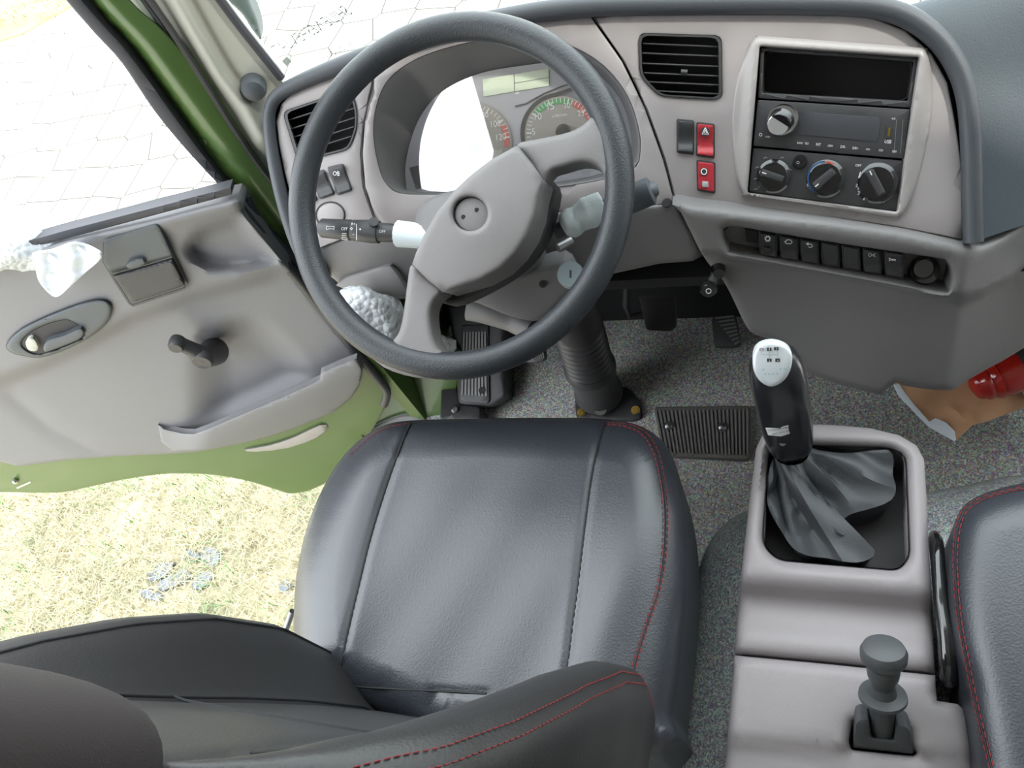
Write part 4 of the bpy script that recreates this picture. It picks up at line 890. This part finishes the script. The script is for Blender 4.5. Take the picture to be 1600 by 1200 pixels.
def netsleeve(a, b_, rads, lab):
    A_, B_ = ST.hit(a), ST.hit(b_); N = 26; k = 30; rings = []; t = nrm(B_-A_); u = nrm(np.cross(t, WN)); v_ = np.cross(t, u)
    for i in range(N):
        f = i/(N-1); r_ = np.interp(f, np.linspace(0, 1, len(rads)), rads)
        rings.append([A_+(B_-A_)*f+(u*math.cos(q)+v_*math.sin(q))*(r_+.0007*((i+j) % 2)) for j, q in enumerate(np.linspace(0, 2*math.pi, k, endpoint=False))])
    V, F = loft(rings, True, True, True); o = link('foam_sleeve', V, F, 'foam', None, angle=80); tag(o, lab, 'foam sleeve'); return o
netsleeve((622, 365), (672, 370), [.0165, .016, .0155, .015], 'white foam net sleeve on the stalk left of the hub')
s2, A2, B2 = stalk((1022, 296), (868, 362), [(0, .009), (.015, .013), (.03, .0165), (.32, .0165), (.34, .0145), (1, .009)], 'cover', 'wiper_stalk', 'grey wiper stalk')
V, F = lathe(ST.hit((1024, 295), .0), ST.hit((1012, 300), .004), [(0, .0085), (.3, .0095), (1, .0095)], 24); link('stalk_cap', V, F, 'cover', s2)
netsleeve((944, 318), (880, 356), [.0150, .0165, .0175, .0195, .017, .0155, .0175, .017, .010], 'white foam net sleeve on the stalk between hub and wheel rim')
# ================================================================== PEDALS & FLOOR ITEMS
def ribs(name, quad, pl, n, m, parent, along=0, h=.0025, inset=.06):
    q = [np.array(p, float) for p in quad]; parts = []
    for i in range(n):
        f = (i+.5)/n; wd = .5/n*.95
        def lerp(a, b_, t): return a+(b_-a)*t
        if along: a0, a1, b0, b1 = lerp(q[0], q[1], f-wd/1.0), lerp(q[3], q[2], f-wd), lerp(q[0], q[1], f+wd*.1), lerp(q[3], q[2], f+wd*.1)
        else: a0, a1, b0, b1 = lerp(q[0], q[3], f-wd), lerp(q[1], q[2], f-wd), lerp(q[0], q[3], f+wd*.1), lerp(q[1], q[2], f+wd*.1)
        a0, a1 = lerp(a0, a1, inset), lerp(a1, a0, inset); b0, b1 = lerp(b0, b1, inset), lerp(b1, b0, inset)
        T_ = [pl.hit(x, h) for x in (a0, a1, b1, b0)]; Bm = [pl.hit(x, 0) for x in (a0, a1, b1, b0)]
        parts.append((T_+Bm, [(0, 1, 2, 3), (0, 4, 5, 1), (1, 5, 6, 2), (2, 6, 7, 3), (3, 7, 4, 0)]))
    V, F = join(parts); return link(name, V, F, m, parent, smooth=False)
fp = relief('rubber_foot_mat', rr([(1021, 636), (1172, 634), (1178, 700), (1170, 718), (1045, 712), (1034, 700)], 8), Z(.014), 'rubber', None, thick=.012, r=.003, grid=.04); fp.name = 'heel_plate'
ORG[fp.name] = ORG['rubber_foot_mat']; tag(fp, 'ribbed dark rubber heel plate screwed to the speckled floor', 'heel plate')
ribs('rib', [(1022, 640), (1172, 638), (1172, 712), (1036, 708)], Z(.0138), 24, 'greyblock', fp, along=1, h=.0035, inset=.02)
for c in ((1045, 667), (1129, 669)):
    V, F = lathe(at(c, .0135), at(c, .019), [(0, .011), (1, .011)], 20); link('screw_recess', V, F, 'blackmat', fp)
    V, F = lathe(at(c, .018), at(c, .0215), [(0, .007), (.6, .007), (1, .004)], 14); link('screw', V, F, 'steel', fp)
# foot rest at the left
FR = Pl(at((745, 560), .10), (.1, -.45, .88))
frs = thing('foot_rest', 'black foot rest box with ribbed tread beside the column', 'foot rest', at((745, 640), 0))
relief('rest_body', rr([(700, 478), (770, 470), (790, 500), (785, 560), (792, 620), (768, 636), (716, 634), (712, 560)], 8), FR, 'black', frs, thick=.12, r=.008, grid=.02)
relief('tread', rr([(722, 508), (763, 507), (765, 625), (762, 631), (722, 628), (717, 622)], 4), FR.off(.006), 'black', frs, thick=.006, r=.002, grid=.02, label='grey ribbed tread')
ribs('rib', [(724, 512), (761, 511), (763, 626), (720, 624)], FR.off(.006), 8, 'grey', frs, along=1, h=.0025)
V, F = lathe(FR.hit((753, 610), .006), FR.hit((753, 610), .012), [(0, .007), (1, .007)], 16); link('screw', V, F, 'blackmat', frs)
relief('mount_bracket', rr([(690, 600), (712, 598), (718, 632), (750, 636), (750, 656), (688, 656)], 4), Z(.06), 'black', frs, thick=.05, r=.004, grid=.03)
V, F = lathe(at((711, 640), .06), at((711, 640), .068), [(0, .009), (.5, .009), (1, .005)], 16); link('bracket_screw', V, F, 'steel', frs)
def pedal(name, quad, pl, lab, m, nr, stem, along=0, cat='pedal', r=6):
    t = thing(name, lab, cat, pl.hit(np.mean(quad, 0)))
    relief('pedal_pad', rr(quad, r), pl, 'black' if m == 'rubber' else m, t, thick=.016, r=.003, grid=.03)
    ribs('rib', quad, pl, nr, 'hood' if m == 'rubber' else m, t, along=along, inset=.1)
    V, F = tube(stem, .007, n=10); link('pedal_arm', V, F, 'blackmat', t); return t
C1 = Pl(at((830, 560), .12), (0, -.5, .86))
pedal('clutch_pedal', [(812, 540), (848, 530), (852, 562), (838, 567), (806, 566)], C1, 'ribbed clutch pedal under the wheel rim, left of the column', 'rubber', 6, [C1.hit((830, 552), -.012), C1.hit((806, 512), .0), (-.56, 1.0, .35), (-.56, .98, .492)], 1)
C2 = Pl(at((1028, 500), .13), (0, -.55, .83))
pedal('brake_pedal', [(998, 462), (1054, 460), (1056, 510), (1046, 518), (1010, 516)], C2, 'dark brake pedal in the shade under the dashboard', 'blackmat', 5, [C2.hit((1026, 488), -.012), C2.hit((985, 495), -.01), C2.hit((978, 478), -.005), (-.31, 1.03, .30), (-.30, .99, .492)])
C3 = Pl(at((1134, 520), .05), (0, -.4, .9))
pedal('accelerator_pedal', [(1112, 496), (1150, 492), (1158, 536), (1150, 542), (1116, 542)], C3, 'ribbed accelerator pedal beside the centre panel', 'rubber', 8, [C3.hit((1134, 512), -.014), C3.hit((1134, 518), -.02), C3.hit((1134, 526), -.030)])
# grey pipe cover and rounded blocks behind the wheel
hb_ = lump('heater_hose', [at((735, 478), .30), at((765, 486), .29), at((800, 500), .27), at((830, 515), .26)], [.028, .026, .022, .022], 'greyblock', amp=.05, seed=2); tag(hb_, 'grey moulded duct behind the lower rim of the wheel', 'duct')
wrapB = lump('bubble_wrap', [KP.hit((535, 456), .03), KP.hit((560, 472), .04), KP.hit((590, 498), .035), KP.hit((606, 528), .03), KP.hit((640, 545), .01), KP.hit((690, 540), -.03), KP.hit((698, 528), -.04)], [.006, .026, .034, .036, .03, .02, .012], 'bubble', amp=.35, seed=9)
tag(wrapB, 'crumpled bubble wrap bundle below the dashboard, seen through the wheel', 'bubble wrap')
# ================================================================== ENGINE HUMP
hmp = relief('engine_hump', sm([(1180, 795), (1140, 812), (1112, 842), (1092, 890), (1080, 950), (1060, 1020), (1040, 1100), (1010, 1300), (900, 1600), (1800, 1500), (1900, 900), (1760, 760), (1600, 742), (1500, 760), (1400, 775), (1280, 780)], 3), Z(.24), 'hump', None,
             lambda px, B: .02*sst(.0, 1, .0*px[:, 0])+0, thick=.24, r=.07, grid=.02, angle=70)
struct(hmp, 'speckled dark rubber covered engine hump between the seats'); hmp.name = 'floor_hump'; ORG[hmp.name] = ORG['engine_hump']
# ================================================================== CENTRE CONSOLE
CZ = .40; CPn = Z(CZ)
con = thing('centre_console', 'light grey centre console with gaiter opening between the two seats', 'console', (.02, .35, .0))
boot_hole = rr([(1203, 698), (1214, 697), (1390, 700), (1414, 712), (1420, 870), (1404, 890), (1215, 874), (1192, 850)], 16)
cfront = [(1178, 730), (1181, 702), (1190, 682), (1208, 668), (1240, 662), (1300, 664), (1360, 669), (1405, 680), (1432, 696), (1444, 718), (1448, 780), (1451, 850), (1456, 930), (1461, 1052), (1300, 1035), (1148, 1021), (1152, 960), (1160, 880), (1169, 800)]
def hcon(px, B):
    y = B[:, 1]; h = -.028*sst(.325, .285, y)+.012*sst(.275, .245, y)
    d = pdist(px, [(q[0], q[1]) for q in boot_hole]+[tuple(boot_hole[0])]); h += .004*sst(0, 14, d)*(y > .3); return h
relief('console_body', cfront, CPn, 'console', con, hcon, holes=[boot_hole], thick=.22, r=.014, grid=.010, angle=60)
crear = [(1148, 1024), (1300, 1038), (1461, 1055), (1464, 1095), (1496, 1100), (1510, 1112), (1520, 1180), (1535, 1300), (1120, 1300), (1134, 1180), (1142, 1090)]
def hrear(px, B):
    y = B[:, 1]; return -.016-.010*sst(1150, 1178, px[:, 1]-(px[:, 0]-1200)*.06)
levslot = rr([(1332, 1128), (1345, 1126), (1420, 1140), (1424, 1165), (1432, 1175), (1428, 1181), (1330, 1172), (1326, 1160)], 5)
relief('rear_cover', crear, CPn, 'console', con, hrear, holes=[levslot], thick=.20, r=.012, grid=.012, angle=60, label='light grey rear cover')
relief('slot_floor', [(1320, 1120), (1440, 1130), (1440, 1190), (1318, 1185)], CPn.off(-.05), 'blackmat', con, thick=.002, r=0, grid=.05)
ribbon([[(1176, 1146), (1186, 1136), (1270, 1144), (1278, 1149), (1275, 1160)]], 1.4, CPn, -.0165, 'hood', 'moulded_line', con)
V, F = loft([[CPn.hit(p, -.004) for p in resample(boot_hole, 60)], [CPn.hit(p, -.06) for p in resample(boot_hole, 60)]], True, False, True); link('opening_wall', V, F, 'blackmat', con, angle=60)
# gear lever
gl = thing('gear_lever', 'tall black gear lever with silver shift-pattern cap and leather gaiter', 'gear lever', (-.02, .47, .36))
GB = at((1238, 712), .395); GT = at((1207, 548), .585)
gdir = nrm(GT-GB); vw = nrm(CAM-(GB+GT)/2); gx = nrm(np.cross(gdir, vw)); gy = np.cross(gx, gdir)
def gring(t, wx, wy, off=0, k=32, e=2.4):
    c = GB+(GT-GB)*t+gy*off
    return [c+gx*wx*math.copysign(abs(math.cos(a))**(2/e), math.cos(a))+gy*wy*math.copysign(abs(math.sin(a))**(2/e), math.sin(a)) for a in np.linspace(0, 2*math.pi, k, endpoint=False)]
def gw(px_w, t): return px_w*(np.dot(GB+(GT-GB)*t-CAM, fw))/FPX/2
rg = [(0, 40, .8), (.06, 52, .85), (.10, 64, .85), (.14, 68, .9), (.30, 77, .85), (.45, 82, .85), (.6, 83, .85), (.75, 85, .85), (.88, 80, .85), (.96, 66, .8), (1.0, 40, .7), (1.01, 10, .6)]
V, F = loft([gring(t, gw(w_, t), gw(w_, t)*k_) for t, w_, k_ in rg], True, True, True); grip = link('grip', V, F, 'gloss', gl, angle=60)
grip.data.materials[0] = mat('grip_black', (34, 35, 38), .3, coat=.25)
CPl = Pl(GB+(GT-GB)*.80+gy*.037, nrm(gy*.9+gdir*.42))
cap = relief('silver_cap', sm([(1176, 560), (1180, 545), (1192, 536), (1210, 534), (1228, 540), (1237, 552), (1237, 570), (1230, 588), (1218, 600), (1203, 604), (1188, 596), (1178, 580)], 4), CPl, mat('silver_cap', (228, 234, 238), .28, metal=.25), gl, lambda px, B: .004*np.exp(-((px[:, 0]-1207)**2+(px[:, 1]-568)**2)/30**2), thick=.010, r=.004, grid=.005, angle=70, label='silver cap with shift pattern')
for (x_, y_, s_) in ((1190, 546, 'R'), (1202, 546, '1'), (1213, 545, '3'), (1202, 563, '2'), (1215, 563, '4')):
    pad('pattern_square', [(x_-3.6, y_-2.4), (x_+3.6, y_-2.4), (x_+3.6, y_+2.4), (x_-3.6, y_+2.4)], CPl, .0035, .0046, 'black' if y_ > 550 or x_ > 1195 else 'lightgrey', cap, r=.0002)
    wn = .5 if s_ == '1' else 1; text(s_, (x_-wn, y_+1.6), (x_+wn, y_+1.6), CPl, .0050, 'white', cap)
ribbon([[(1202, 549), (1202, 560)], [(1215, 548), (1215, 560)], [(1190, 549), (1190, 554), (1215, 554)]], .7, CPl, .0044, 'lightgrey', 'pattern_line', cap)
for i, s_ in enumerate((('- - - - - -', (1191, 580), (1228, 579)), ('- - - -', (1194, 587), (1216, 586)))): text(s_[0].replace('-', '='), s_[1], s_[2], CPl, .0032, 'cyan', cap)
# sticker and screw on the grip
GP = Pl(GB+(GT-GB)*.2+gy*gw(66, .2)*.88, gy)
stk2 = relief('label_sticker', [(1196, 669), (1218, 670), (1240, 661), (1243, 675), (1220, 682), (1200, 680)], GP, 'white', grip, lambda px, B: .0015-.004*((px[:, 0]-1219)/24)**2+.0035, thick=.0008, r=0, grid=.006, label='white barcode sticker')
text('TIZZ200-ML203', (1200, 674.5), (1240, 667), GP, .0055, 'black', stk2, ratio=1.0); text('MU-17TC-LD', (1208, 679.5), (1234, 674), GP, .0055, 'black', stk2)
V, F = lathe(GP.hit((1223, 692), -.004), GP.hit((1223, 692), .0015), [(0, .0045), (1, .004)], 14); link('grip_screw', V, F, 'steel', grip)
# gaiter: pleated leather, gathered at the lever and spreading into the opening
gn = GB+gdir*.004; base = resample(boot_hole, 72); cB = CPn.hit(np.mean(np.array(base), 0), -.045)
ctrl = [(1268, 716), (1320, 712), (1392, 706), (1399, 740), (1398, 762), (1385, 785), (1345, 800), (1316, 812), (1308, 830), (1370, 862), (1320, 878), (1265, 868), (1228, 842), (1206, 812), (1203, 775), (1215, 745), (1222, 722), (1240, 716)]
mid = sm(ctrl, 4, True); mid = resample(mid, 72)
neck = [gn+gx*.021*math.cos(a)+gy*.019*math.sin(a) for a in np.linspace(0, 2*math.pi, 72, endpoint=False)]
mid3 = [CPn.hit(q, -.004-.012*abs(math.sin(i*.5))) for i, q in enumerate(mid)]
baz = [CPn.hit(q, -.055) for q in base]
def align(A_, B_):
    n_ = len(A_); best = min(((sum(np.linalg.norm(A_[j]-B_[(d_*j+s) % n_]) for j in range(0, n_, 4)), s, d_) for s in range(n_) for d_ in (1, -1)))
    return [B_[(best[2]*j+best[1]) % n_] for j in range(n_)]
mid3 = align(neck, mid3); baz = align(mid3, baz); rings = []
rg2 = np.random.default_rng(5); ph = rg2.uniform(0, 6.28, 6)
cm = np.mean(mid3, 0)
for t in np.linspace(0, 1, 16):
    ring = []
    for j in range(72):
        a = 2*math.pi*j/72; p_ = neck[j]*(1-t)+mid3[j]*t
        sag = -.018*math.sin(math.pi*t)*(.6+.6*math.sin(3*a+ph[0]+t*1.2)); fold = .005*math.sin(math.pi*min(t*1.1, 1))*(abs(math.sin(4*a+ph[1]+t*1.8))*2-1)+.004*math.sin(7*a+ph[2]-t*2)*t
        rad = nrm((p_-(neck[j]*0+cm*t+gn*(1-t)))+1e-6); ring.append(p_+np.array([0, 0, sag])+rad*fold+np.array([0, 0, 1])*fold*.9)
    rings.append(ring)
last = rings[-1]
for t in np.linspace(.2, 1, 6): rings.append([last[j]*(1-t)+(last[j]+(cm-last[j])*.12+np.array([0, 0, -.05]))*t for j in range(72)])
V, F = loft(rings); gt = link('gaiter', V, F, 'gaiter', gl, angle=50, label='dark grey folded leather gaiter')
# power take-off / valve lever at the rear of the console
hv = thing('valve_lever', 'grey mushroom-knob lever with a round flange on the console rear cover', 'lever', CPn.hit((1380, 1165), -.02))
base_p = CPn.hit((1378, 1155), -.035); topk = at((1381, 1008), .475)
sx = lambda w_, P: w_*np.dot(P-CAM, fw)/FPX/2
V, F = lathe(base_p, topk, [(0, .012), (.06, .0125), (.42, .0125), (.44, .0128)], 28); link('stem', V, F, 'lever', hv)
def upto(f): return base_p+(topk-base_p)*f
V, F = lathe(upto(.42), upto(.60), [(0, .010), (.10, .021), (.25, .0245), (.40, .0240), (.5, .014), (1, .0115)], 36); link('flange', V, F, 'lever', hv)
V, F = lathe(upto(.56), upto(1.0), [(0, .0115), (.18, .0125), (.28, .0155), (.42, .0165), (.52, .0150), (.60, .0190), (.70, .0228), (.84, .0232), (.94, .0205), (1, .013)], 36); link('knob', V, F, 'lever', hv)
brl = [(1336, 1165), (1337, 1132), (1345, 1124), (1360, 1124), (1363, 1150), (1395, 1152), (1399, 1130), (1415, 1132), (1424, 1142), (1428, 1176), (1426, 1178)]
BR = Pl(CPn.hit((1380, 1172), -.025), (.0, -.80, .60))
relief('bracket', rr([(1333, 1168), (1336, 1130), (1343, 1123), (1358, 1123), (1362, 1152), (1397, 1156), (1400, 1131), (1418, 1135), (1425, 1145), (1428, 1178)], 4), BR, 'lever', hv, thick=.022, r=.004, grid=.01)
# parking brake lever between console and right seat
pb = thing('parking_brake', 'glossy black parking brake bar between console and passenger seat', 'lever', (.15, .30, .24))
pts = [at((1460, 836), .36), at((1464, 860), .385), at((1467, 900), .39), at((1472, 950), .39), at((1480, 1000), .39), at((1483, 1040), .385), at((1483, 1068), .37)]
V, F = tube(sm(pts, 4, False), list(np.interp(np.linspace(0, 1, 25), [0, .08, .3, .5, .75, .95, 1], [.006, .0085, .0078, .008, .0105, .0105, .006])), n=18); link('lever_grip', V, F, 'gloss', pb, angle=70)
V, F = tube([at((1483, 1066), .37), at((1484, 1074), .33), at((1486, 1080), .25)], .006); link('lever_arm', V, F, 'steel', pb)
# ================================================================== DRIVER SEAT
seat = thing('driver_seat', 'black leather driver seat with red stitching facing the wheel', 'seat', (-.38, .3, .0))
SZ = .415; SPl = Z(SZ)
cu = [(640, 657), (700, 655), (800, 653), (900, 653), (950, 655), (990, 662), (1020, 676), (1045, 702), (1060, 740), (1070, 790), (1075, 850), (1074, 920), (1068, 990), (1062, 1050), (1052, 1120), (1040, 1180), (760, 1200), (600, 1130), (505, 1085), (470, 1055), (460, 1000), (460, 930), (468, 870), (484, 810), (510, 752), (540, 708), (572, 680), (604, 663)]
seamL = [(642, 662), (634, 680), (618, 720), (604, 760), (588, 810), (574, 860), (562, 910), (550, 960), (539, 1010), (528, 1072)]
seamR = [(946, 660), (938, 682), (929, 720), (922, 760), (914, 820), (908, 870), (902, 920), (895, 970), (889, 1020), (884, 1050)]
seamB = [(528, 1068), (560, 1073), (620, 1077), (690, 1080), (760, 1084)]
def hcu(px, B):
    h = .052+0*px[:, 0]
    cx = np.array([(np.interp(y, [660, 1070], [642, 528])+np.interp(y, [660, 1050], [946, 884]))/2 for y in px[:, 1]])
    h += -.010*np.exp(-((px[:, 0]-cx)/170)**2)+.010*(np.exp(-((px[:, 0]-cx-230)/60)**2)+np.exp(-((px[:, 0]-cx+215)/50)**2))
    for s in (seamL, seamR): h -= .0045*np.exp(-(pdist(px, s)/4.5)**2)
    h -= .003*np.exp(-(pdist(px, seamB)/5)**2)
    h += .0006*np.sin(px[:, 0]*.05+px[:, 1]*.031)
    return h
cus = relief('cushion', sm(cu, 2), SPl, 'leather', seat, hcu, thick=.13, r=.062, grid=.0058, angle=80, label='black leather cushion')
S = ob_surf[cus.name]
for s in (seamL, seamR, seamB):
    V, F = tube([S(q, .0009) for q in sm(s, 8, False)], .0016, n=6); link('seam', V, F, 'piping', cus)
st1 = [(948, 660), (985, 664), (1010, 676), (1026, 700), (1036, 735), (1043, 780), (1044, 830), (1040, 880), (1030, 930), (1016, 970), (1003, 1010), (993, 1045), (985, 1080)]
for dx in (0, 7):
    stitches([S((q[0]-dx, q[1]+dx*.4), .0006) for q in sm(st1, 5, False)], 'stitch', cus)
V, F = tube([S((q[0]-3.5, q[1]+1.5), .0004) for q in sm(st1, 4, False)], .0008, n=6); link('seam', V, F, 'piping', cus)
st2 = [(642, 661), (606, 668), (574, 686), (545, 714)]
stitches([S(q, .0006) for q in sm(st2, 5, False)], 'stitch', cus)
# base under the cushion
V, F = box((-.39, .28, .14), .40, .36, .28); bs = link('seat_base', V, F, 'blackmat', seat, smooth=False); bevel(bs, .01)
V, F = tube([at((457, 955), .34), at((440, 1000), .30), at((436, 1030), .30)], .005); rl = link('recline_lever', V, F, 'steel', seat, label='metal recline lever')
# backrest: closed cross-sections stacked up the leaning back
def brow(z):
    yb = np.interp(z, [.40, .47, .60, .70, .80, .90, .98, 1.04], [.085, .095, .078, .062, .045, .030, .010, -.010])
    hw = np.interp(z, [.40, .47, .60, .72, .82, .90, .96, 1.01, 1.04], [.205, .232, .243, .246, .240, .228, .208, .17, .12])
    bo = np.interp(z, [.40, .47, .58, .70, .80, .90, 1.04], [.035, .062, .080, .078, .062, .035, .008])
    return yb, hw, bo
XC = -.388
def bsect(z, shrink=1.0):
    yb, hw, bo = brow(z); hw *= shrink; bo *= shrink; ins = hw*.50; P = []
    def front(x):
        a = abs(x); k = sst(ins*.92, hw*.86, np.array(a)); return yb+bo*float(k)
    xs = np.concatenate([np.linspace(-hw*.90, -ins, 9), np.linspace(-ins, ins, 11)[1:-1], np.linspace(ins, hw*.90, 9)])
    lean = .25
    for x in xs: P.append((x, front(x)-.0045*math.exp(-((abs(x)-ins)/.006)**2)))
    ye = front(hw*.9)
    for a in np.linspace(75, -20, 7): P.append((hw*.90+hw*.10*math.cos(R(a)), ye-.035+.035*math.sin(R(a))))
    yk = yb-.085*shrink
    P += [(hw*.985, ye-.09), (hw*.95, yk+.02), (hw*.85, yk), (hw*.4, yk-.01), (0, yk-.012), (-hw*.4, yk-.01), (-hw*.85, yk), (-hw*.95, yk+.02), (-hw*.985, ye-.09)]
    for a in np.linspace(-20, 75, 7): P.append((-hw*.90-hw*.10*math.cos(R(a)), ye-.035+.035*math.sin(R(a))))
    return [np.array([XC+x, y, z-(y-yb)*.12]) for x, y in P]
zs = list(np.linspace(.40, 1.0, 30))+[1.02, 1.032, 1.04]
rings = [bsect(z, 1 if z < 1.01 else [1, .96, .9, .8][[1.0, 1.02, 1.032, 1.04].index(round(z, 3))] if round(z, 3) in (1.0, 1.02, 1.032, 1.04) else 1) for z in zs]
V, F = loft(rings, True, True, True); br = link('backrest', V, F, 'leather2', seat, angle=80, label='black leather backrest')
nfront = 27
def bpt(z, x, dh=0):
    yb, hw, bo = brow(z); ins = hw*.5; a = abs(x); y = yb+bo*float(sst(ins*.92, hw*.86, np.array(a)))
    if a > hw*.9:
        f = min((a-hw*.9)/(hw*.10), 1); y = yb+bo-.035+.035*math.sqrt(max(0, 1-f*f))
    return np.array([XC+x, y+dh, z-(y-yb)*.12])
for sgn in (-1, 1):
    V, F = tube([bpt(z, sgn*brow(z)[1]*.5, .0) for z in np.linspace(.44, .98, 30)], .0014, n=6); link('seam', V, F, 'piping', br)
V, F = tube([bpt(.79+.02*math.cos(x*8), x, .0005) for x in np.linspace(-.12, .12, 16)], .0013, n=6); link('seam', V, F, 'piping', br)
V, F = tube([bpt(z, -brow(z)[1]*.80, .0004) for z in np.linspace(.46, .98, 40)], .0015, n=6); link('seam', V, F, 'piping', br)
for sgn in (1, -1):
    for k_ in (.962, .984):
        stitches([bpt(z, sgn*brow(z)[1]*k_, .0012) for z in np.linspace(.46, 1.0, 60)], 'stitch', br, seg=.0036, gap=.0022, r=.00045)
# headrest
HC = np.array([XC-.012, -.030, 1.095]); hr = []
for t in np.linspace(-1, 1, 17):
    z = HC[2]+t*.085; s = (1-abs(t)**3.2)**(1/3.2) if abs(t) < 1 else .12; s = max(s, .15); ring = []
    for a in np.linspace(0, 2*math.pi, 40, endpoint=False):
        e = 3.0; ca, sa = math.cos(a), math.sin(a)
        ring.append(np.array([HC[0]+.114*s*math.copysign(abs(ca)**(2/e), ca), HC[1]+(.055*s)*math.copysign(abs(sa)**(2/e), sa)-t*.012, z]))
    hr.append(ring)
V, F = loft(hr, True, True, True); hd = link('headrest', V, F, 'fabric', seat, angle=80, label='dark brown-black headrest')
for sx_ in (-.06, .06):
    V, F = tube([(XC+sx_, -.05, 1.04), (XC+sx_, -.075, .97)], .006); link('headrest_post', V, F, 'steel', seat)
# ================================================================== PASSENGER SEAT
ps = thing('passenger_seat', 'black leather passenger seat with red stitching at the right edge', 'seat', (.4, .2, .0))
pc = [(1800, 740), (1700, 745), (1640, 748), (1596, 755), (1545, 768), (1510, 786), (1493, 812), (1486, 850), (1485, 900), (1490, 960), (1500, 1020), (1512, 1080), (1522, 1140), (1530, 1200), (1545, 1330), (1950, 1330), (2000, 1000), (1950, 800)]
pcs = relief('cushion', sm(pc, 2), SPl, 'leather', ps, .05, thick=.12, r=.045, grid=.012, angle=80, label='black leather cushion')
S = ob_surf[pcs.name]; sp_ = [(1620, 757), (1575, 765), (1530, 778), (1502, 798), (1491, 830), (1488, 870), (1490, 920), (1495, 970), (1504, 1020), (1516, 1080), (1530, 1140), (1545, 1200), (1555, 1240)]
for dx in (1, 8): stitches([S((q[0]+dx, q[1]+dx*.3), .0006) for q in sm(sp_, 5, False)], 'stitch', pcs)
V, F = tube([S((q[0]+4.5, q[1]+1.5), .0004) for q in sm(sp_, 4, False)], .0008, n=6); link('seam', V, F, 'piping', pcs)
V, F = box((.42, .22, .26), .42, .36, .10); bevel(link('seat_base', V, F, 'blackmat', ps, smooth=False), .01)
# ================================================================== CARDBOARD, LENS, BOX
card = thing('cardboard', 'torn open brown cardboard packing on the floor beside the centre panel', 'cardboard', at((1480, 660), .0))
q_ = Pl(at((1500, 640), .08), (.05, -.35, .93))
fl = [(1395, 599), (1404, 598), (1440, 606), (1500, 602), (1560, 570), (1620, 560), (1640, 618), (1600, 637), (1540, 659), (1520, 664), (1512, 672), (1493, 689), (1478, 672), (1450, 660), (1425, 636), (1405, 616)]
def hcard(px, B): return .008*np.exp(-(pdist(px, [(1488, 638), (1518, 663)])/5)**2)-.006*np.exp(-(pdist(px, [(1518, 663), (1522, 640), (1545, 630)])/8)**2)+.006*np.sin(px[:, 0]*.05+px[:, 1]*.04)
relief('cardboard_sheet', fl, q_, 'cardboard', card, hcard, thick=.003, r=0, grid=.006)
relief('white_edge', [(1396, 601), (1405, 600), (1413, 612), (1432, 636), (1452, 659), (1462, 653), (1478, 660), (1492, 674), (1494, 687), (1492, 690), (1470, 678), (1451, 667), (1430, 645), (1404, 618)], q_.off(.008), 'paper', card, thick=.003, r=.0006, grid=.02, label='white printed edge of the card')
lensr = thing('lamp_lens', 'red ribbed plastic lamp lens lying in the cardboard', 'lamp lens', q_.hit((1535, 600)))
LA, LB = q_.hit((1516, 606), .03), q_.hit((1590, 578), .03)
prof = [(0, .006), (.06, .020), (.12, .024), (.2, .0255), (.24, .029), (.32, .0300), (.36, .0275), (.42, .031), (.5, .034), (.54, .031), (.62, .034), (1, .036)]
V, F = lathe(LA, LB, prof, 36); link('lens_body', V, F, 'redlens', lensr, angle=50)
V, F = lathe(LB, LB+(LB-LA)*.25, [(0, .037), (1, .037)], 30); link('lens_base', V, F, 'blackmat', lensr)
bxp = Pl(at((1600, 600), .10), (-.25, -.35, .9))
o = relief('paper_box', [(1562, 568), (1600, 545), (1680, 500), (1720, 640), (1640, 640), (1599, 617), (1585, 597)], bxp, 'bluewhite', None, thick=.05, r=.002, grid=.04); tag(o, 'pale blue-white carton behind the red lens at the picture edge', 'carton')
